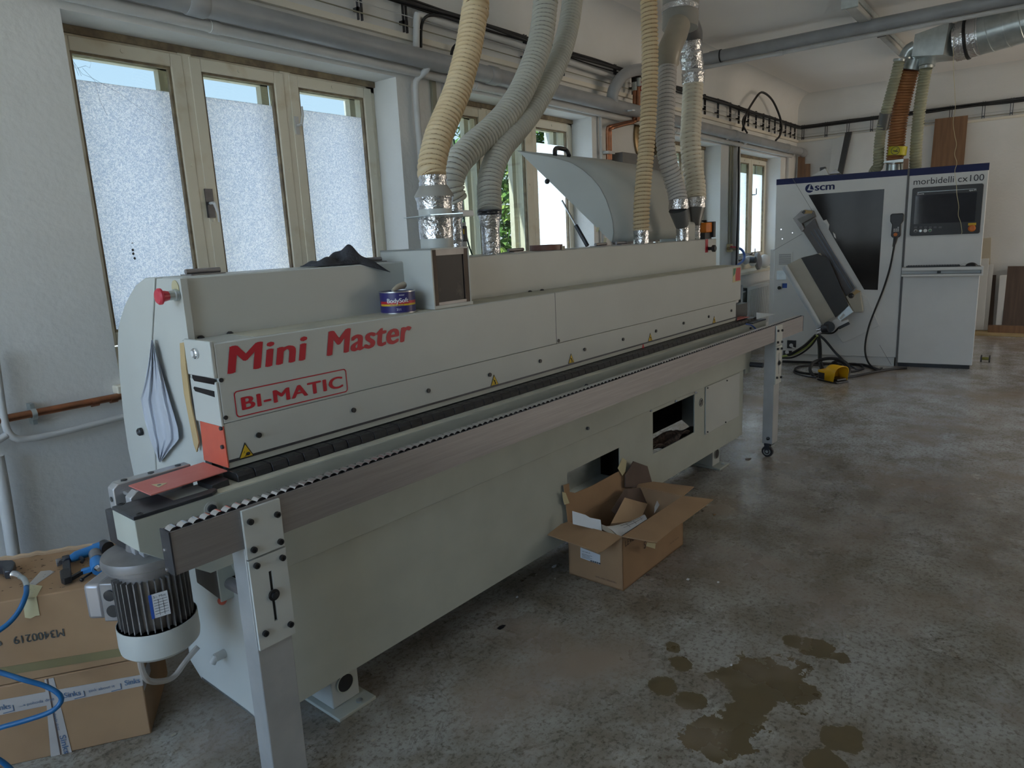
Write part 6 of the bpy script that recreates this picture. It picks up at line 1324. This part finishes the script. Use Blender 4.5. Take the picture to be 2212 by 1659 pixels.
# ceiling lamps
def clamp_(lab, p0, p1, w, thin=False):
    T = Thing('ceiling_lamp', lab, 'lamp', (p0+p1)/2, 'w'); d = (p1-p0).normalized()
    T.part('housing', MB().bar(p0+Vector((0, 0, .03)), p1+Vector((0, 0, .03)), w, .05), M_galv, bev=.006)
    T.part('diffuser', MB().bar(p0+d*.03+Vector((0, 0, -.02)), p1-d*.03+Vector((0, 0, -.02)), w*.86, .05), M_lamp, bev=.014)
    for s in (-.2, .2): T.part('tube', MB().cyl(p0+d*.05+Vector((0, w*s, -.03)), p1-d*.05+Vector((0, w*s, -.03)), .014), M_white)
    for p in (p0, p1): T.part('end_clip', MB().bar(p-d*.015+Vector((0, 0, .0)), p+d*.015+Vector((0, 0, .0)), w*1.05, .09), M_motor if thin else M_galv)
l0, l1_ = at(1836, 5, 'z', 3.48, 'w'), at(1893, 62, 'z', 3.48, 'w')
yL = (l0.y+l1_.y)/2
clamp_('long fluorescent ceiling lamp crossing above the grey ceiling pipe', Vector((l0.x, l0.y, 3.48)), Vector((8.15, l0.y, 3.48)), .13)
l2_, l3_ = at(1917, 76, 'z', 3.48, 'w'), at(1942, 106, 'z', 3.48, 'w')
clamp_('narrow ceiling lamp ending above the hoses of the far machine', Vector((8.5, l3_.y, 3.48)), Vector((10.1, l3_.y, 3.48)), .08, True)

# pedal, cables on the floor, spool
def fp(px, py, z=0.): return at(px, py, 'z', z, 'w')
def f2(x, y, z=0.):
    p = fp(1660+x/7.373, 720+y/7.373, z); a = ANG['c']; k_ = p.x*math.cos(a)+p.y*math.sin(a)
    if k_ > XC-.05:
        v = at(1660+x/7.373, 720+y/7.373, 'x', XC-.05, 'c'); p = Vector((v.x*math.cos(a)-v.y*math.sin(a), v.x*math.sin(a)+v.y*math.cos(a), max(v.z, z)))
    return p
b0, b1, b2_ = f2(770, 745), f2(1085, 812), f2(1235, 780)
T = Thing('foot_pedal', 'yellow foot pedal with a hooded black tread on the floor', 'pedal', f2(1000, 780), 'w')
ux = (f2(1085, 812)-f2(770, 745)).normalized(); uy = Vector((-ux.y, ux.x, 0)); uy = uy if (f2(1235, 780)-f2(1085, 812)).dot(uy) > 0 else -uy
o_ = f2(770, 745); Lp = (f2(1085, 812)-o_).length; Wp = .16
def PB(a0, a1, c0_, c1_, z0_, z1_): 
    return [o_+ux*a+uy*c_+Vector((0, 0, z)) for a in (a0, a1) for c_ in (c0_, c1_) for z in (z0_, z1_)]
FB = [(0, 1, 3, 2), (4, 6, 7, 5), (0, 4, 5, 1), (2, 3, 7, 6), (0, 2, 6, 4), (1, 5, 7, 3)]
T.part('base', MB().add(PB(0, Lp, 0, Wp, 0, .022), FB), M_black, bev=.006)
T.part('connection_box', MB().add(PB(.01, Lp*.42, .01, Wp-.01, .022, .085), FB), M_black, bev=.004)
T.part('box_lid', MB().add(PB(.0, Lp*.46, .004, Wp-.004, .085, .115), FB), M_ped, bev=.010)
mb = MB(); n_ = 16; S = []
for i in range(n_+1):
    t = PI*i/n_; cy_ = Wp/2+.0; S.append((cy_-(Wp/2+.012)*math.cos(t) if 1 else 0, .075+.095*math.sin(t)**.55 if 0 < i < n_ else .02))
vs = []; 
for a_ in (Lp*.42, Lp*.98):
    for yy_, zz_ in S: vs.append(o_+ux*(a_-(.03*(1-zz_/.17) if a_ > Lp*.6 else 0))+uy*yy_+Vector((0, 0, zz_)))
n1 = n_+1; T.part('hood', MB().add(vs, [(i, i+1, n1+i+1, n1+i) for i in range(n_)]+[tuple(range(n1))]), M_ped); so = T.o.children[-1].modifiers.new('s', 'SOLIDIFY'); so.thickness = .006
T.part('tread', MB().add(PB(Lp*.5, Lp*.96, .02, Wp-.02, .03, .045), FB), M_black)
T.part('gland', MB().cyl(o_+ux*.0+uy*.05+Vector((0, 0, .055)), o_-ux*.03+uy*.05+Vector((0, 0, .055)), .018), M_dsteel)
cw_ = Thing('cable_coil', 'thick black cable coiled loosely on the floor behind the yellow pedal', 'cable', f2(1000, 560), 'w')
def fl(pts, r, lift=None): return MB().tube(spline([f2(x, y, r+(lift[i] if lift else 0)) for i, (x, y) in enumerate(pts)], .03), r, 10)
xf = f2(1000, 560).x
def up_(pts, r, x0=None): return MB().tube(spline([at(1660+x/7.373, 720+y/7.373, 'x', X, 'w') for x, y, X in pts], .03), r, 10)
XP = f2(800, 700).x
cw_.part('cable', up_([(795, 700, XP), (740, 690, XP), (680, 630, XP+.03), (662, 560, XP+.08), (700, 480, XP+.14), (800, 430, XP+.2), (960, 400, XP+.22), (1120, 415, XP+.2), (1230, 470, XP+.15), (1285, 560, XP+.08), (1270, 650, XP+.02), (1230, 700, XP-.0)], .017), M_cable)
cw_.part('cable', up_([(960, 590, XP+.1), (975, 530, XP+.15), (1030, 465, XP+.2), (1110, 440, XP+.22), (1190, 470, XP+.2), (1240, 540, XP+.15), (1240, 640, XP+.06)], .015), M_cable)
cw_.part('cable', fl([(780, 650), (620, 640), (470, 610), (425, 580), (450, 545), (560, 520), (760, 500), (950, 490), (1100, 490)], .012), M_cable)
cw_.part('cable', fl([(760, 705), (600, 680), (470, 645), (410, 615), (430, 570), (520, 530)], .008), M_dsteel)
cw_.part('cable', fl([(225, 447), (400, 455), (650, 462), (900, 480), (1200, 490), (1500, 500), (1640, 540), (1740, 575)], .014), M_cable)
cw_.part('cable', fl([(880, 610), (1100, 610), (1300, 610), (1430, 590), (1500, 560), (1490, 520), (1400, 490), (1250, 485), (1100, 500)], .012), M_cable)
cw_.part('cable', fl([(1130, 600), (1180, 510), (1260, 500), (1360, 540), (1420, 580), (1510, 570), (1520, 545)], .009), M_dsteel)
cw_.part('cable', fl([(1250, 700), (1450, 665), (1640, 622), (1850, 585), (2050, 560), (2200, 553)], .013), M_cable)
t0 = at(1660+790/7.373, 720+25/7.373, 'x', 8.45, 'w')
cw_.part('cable', MB().tube(spline([t0, at(1660+815/7.373, 720+200/7.373, 'x', 8.35, 'w'), at(1660+825/7.373, 720+450/7.373, 'x', 8.1, 'w'), f2(870, 620, .03)], .03), .022, 10), M_cable)
cw_.part('cable', MB().tube(spline([at(1660+800/7.373, 720+25/7.373, 'x', 8.43, 'w'), at(1660+900/7.373, 720+110/7.373, 'x', 8.35, 'w'), at(1660+1050/7.373, 720+290/7.373, 'x', 8.25, 'w'), at(1660+1200/7.373, 720+450/7.373, 'x', 8.1, 'w'), f2(1290, 600, .03)], .03), .013, 10), M_cable)
a, b = fp(2119, 782), fp(2137, 783); d = (b-a).normalized(); zz = Vector((0, 0, .042))
T = Thing('wire_spool', 'small black ended spool of yellow wire lying on the floor at right', 'spool', (a+b)/2, 'w')
T.part('spool_end', MB().cyl(a+zz-d*.006, a+zz+d*.006, .042, n=26), M_black); T.part('spool_end', MB().cyl(b+zz-d*.006, b+zz+d*.006, .042, n=26), M_black)
T.part('wire_winding', MB().cyl(a+zz, b+zz, .016, n=18), mat('wire_yellow', (.25, .24, .03), .5))

# boards leaning at the far wall
def board(name, lab, pts, m, xt=WX-.10, xb=WX-.34, th_=.02, zb=None):
    """pts: top-left, top-right, bottom-right, bottom-left in the photograph; leaning from xb at the floor to xt"""
    P = [at(*pts[0], 'x', xt, 'w'), at(*pts[1], 'x', xt, 'w')]
    if zb is None: Q = [at(*pts[2], 'x', xb, 'w'), at(*pts[3], 'x', xb, 'w')]
    else:
        Q = []
        for s, tp_ in ((2, 1), (3, 0)):
            e_ = at(*pts[s], 'x', xt+.0, 'w'); f_ = (P[tp_].z-zb)/(P[tp_].z-e_.z); v_ = P[tp_].lerp(e_, f_); v_.x = xb; Q.append(v_)
    n_ = (Q[0]-P[1]).cross(P[0]-P[1]).normalized(); n_ = n_ if n_.x > 0 else -n_
    return solo(name, lab, 'board', MB().slab(P+Q, n_*th_), m, fr='w', bev=.001)
M_wb = mat('white_board', (.72, .72, .70), .5, var=.02); M_cb = mat('cream_board', (.62, .56, .44), .6, var=.03)
board('leaning_panel', 'tall white panel leaning on the far wall behind the hoses', [(1839, 290), (2021, 271), (2012, 362), (1824, 376)], M_wb, WX-.04, WX-.45, zb=.02)
board('leaning_panel', 'narrow white panel leaning on the far wall left of the dark beam', [(1799, 302), (1824, 292), (1812, 380), (1795, 388)], M_wb, WX-.04, WX-.40, zb=.02)
board('dark_beam', 'slanting black beam leaning on the far wall above the far machine', [(1826, 286), (1839.5, 284), (1823, 374), (1811, 377)], M_black if 0 else mat('charcoal_wood', (.045, .047, .05), .6), WX-.10, WX-.55, .04, zb=.02)
board('oak_board', 'wide oak board leaning on the far wall behind the screen cabinet', [(2020, 257), (2091, 249), (2083, 362), (2012, 364)], M_brown, WX-.06, WX-.50, zb=.02)
board('oak_board', 'reddish brown board leaning in the corner beside the drain pipe', [(1724, 339), (1738, 335), (1738, 385), (1722, 388)], M_brown, WX-.06, WX-.12, zb=.02)
board('oak_board', 'short brown board leaning in the corner right of the reddish one', [(1739, 354), (1750, 353.5), (1750, 385), (1739, 386)], M_brown, WX-.12, WX-.30, zb=.02)
board('leaning_panel', 'tall cream panel behind the white ones at the cabinet edge', [(2121, 515), (2141, 513), (2134, 713), (2112, 712)], M_cb, WX-.02, WX-.12, .02)
board('leaning_panel', 'white panel with a sticker beside the cabinet', [(2119, 559), (2136.5, 558), (2124, 713), (2104, 713)], M_wb, WX-.14, WX-.28, .02)
board('leaning_panel', 'second white panel at right of the stickered one', [(2130, 572), (2146.5, 571), (2133, 713), (2124, 713)], M_wb, WX-.08, WX-.22, .02)
board('dark_panel', 'dark narrow board between the white panels', [(2143, 594), (2152, 594), (2144, 706), (2134, 706)], M_dbrown, WX-.04, WX-.18, .02)
board('leaning_panel', 'short white board left of the big oak panel at the right edge', [(2160, 595), (2175, 594), (2163, 714), (2150, 714)], M_wb, WX-.14, WX-.30, .02)
board('oak_board', 'dark oak panel at the right edge of the photo', [(2177, 575), (2290, 574), (2285, 710), (2164, 706)], M_dbrown, WX-.10, WX-.30, .03)
p0, p1 = at(2133, 721, 'x', WX-.40, 'w'), at(2132, 705, 'x', WX-.40, 'w')
solo('brown_plank', 'brown plank on edge in front of the leaning boards', 'plank', MB().box(WX-.40, WX-.36, -1.6, p0.y, .03, .13), M_brown, fr='w', bev=.003)
solo('pine_plank', 'pale pine plank lying on the floor under the leaning boards', 'plank', MB().box(WX-.55, WX-.02, -1.8, at(2100, 720, 'x', WX-.5, 'w').y, .0, .03), M_lath, fr='w', bev=.003)
# cables on the far wall
solo('wall_ledge', 'long narrow plaster ledge along the far wall', 'ledge', MB().box(WX-.03, WX-.0005, Y0, WY-.03, 2.865, 2.90), M_wallc, fr='w')
cb = Thing('cable_bundle', 'thick bundle of black cables running along the far wall', 'cables', (WX-.06, 0, 3.08), 'w'); rnd = random.Random(4)
for i in range(6):
    P = []; y = WY-.06
    while y > -4: P.append((WX-.045-.012*(i % 3), y, 3.105-.014*(i//2)-rnd.uniform(0, .02))); y -= rnd.uniform(.35, .6)
    cb.part('cable', MB().tube(spline(P, .08), rnd.choice((.009, .011, .013)), 6), M_cable)
cb.part('wire', MB().cyl((WX-.04, WY-.05, 2.97), (WX-.04, -4, 2.95), .004, n=6), M_wpipe); cb.part('wire', MB().cyl((WX-.04, WY-.05, 2.93), (WX-.04, -4, 2.915), .005, n=6), MATS['olive_paint'])
for px in (1737, 1787, 1834, 1885, 1995, 2054, 2124, 2184):
    y = at(px, 280, 'x', WX-.03, 'w').y; hk_ = globals().get('hk_', -1)+1
    solo('cable_hanger', 'thin grey upright cable hanger on the far wall, %s from the corner' % ORD[hk_], 'hanger', MB().box(WX-.045, WX-.03, y-.004, y+.004, 2.90, 3.12).box(WX-.045, WX-.03, y+.024, y+.032, 2.90, 3.12).box(WX-.045, WX-.001, y-.004, y+.032, 2.92, 2.935), M_dsteel, fr='w', group='cable hangers on the far wall')

# ================================================================== OUTSIDE
solo('ground', None, None, MB().box(-30, 50, WY+WT+.05, 45, -.62, -.6), mat('gravel', (.68, .65, .58), .9, var=.15, nscale=9), org=(0, 0, 0), fr='w', kind='structure')
struct('ground_2', MB().box(-40, X0-WT-.05, -30, 45, -.62, -.6), MATS['gravel'])
def tree(lab, x, y, h, r, n, m=M_foliage, seed=1):
    rnd = random.Random(seed); T = Thing('tree', lab, 'tree', (x, y, -.6), 'w')
    T.part('trunk', MB().tube([(x, y, -.6), (x+.05, y+.03, h*.4), (x+.02, y, h*.75)], [.09, .07, .03], 10), M_bark)
    for name, mm, cnt in (('foliage', m, n), ('pale_foliage', M_foll, n//2)):  # paler leaves mixed at random among the green ones
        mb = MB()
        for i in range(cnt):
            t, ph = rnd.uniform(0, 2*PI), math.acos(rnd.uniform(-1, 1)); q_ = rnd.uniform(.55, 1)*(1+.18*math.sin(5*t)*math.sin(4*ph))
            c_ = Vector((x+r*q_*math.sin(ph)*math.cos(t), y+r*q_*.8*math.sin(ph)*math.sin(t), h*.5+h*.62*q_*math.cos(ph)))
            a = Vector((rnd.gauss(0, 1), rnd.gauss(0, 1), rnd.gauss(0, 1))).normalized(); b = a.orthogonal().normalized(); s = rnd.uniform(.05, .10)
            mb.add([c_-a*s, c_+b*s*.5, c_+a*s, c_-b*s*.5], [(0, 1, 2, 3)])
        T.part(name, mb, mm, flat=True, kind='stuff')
pt = at(1105, 430, 'y', 5.6, 'w'); tree('bushy green tree outside the second window', pt.x+.5, 5.9, 3.4, 1.0, 5200, seed=3)
pt = at(1003, 290, 'y', 8, 'w'); tree('tall tree farther off outside the second window', pt.x, 8.6, 5.4, 1.3, 3600, seed=4)
pt = at(1600, 380, 'y', 6.5, 'w'); tree('green tree outside the last window', pt.x+.4, 7.0, 4.4, 1.6, 3600, seed=5)
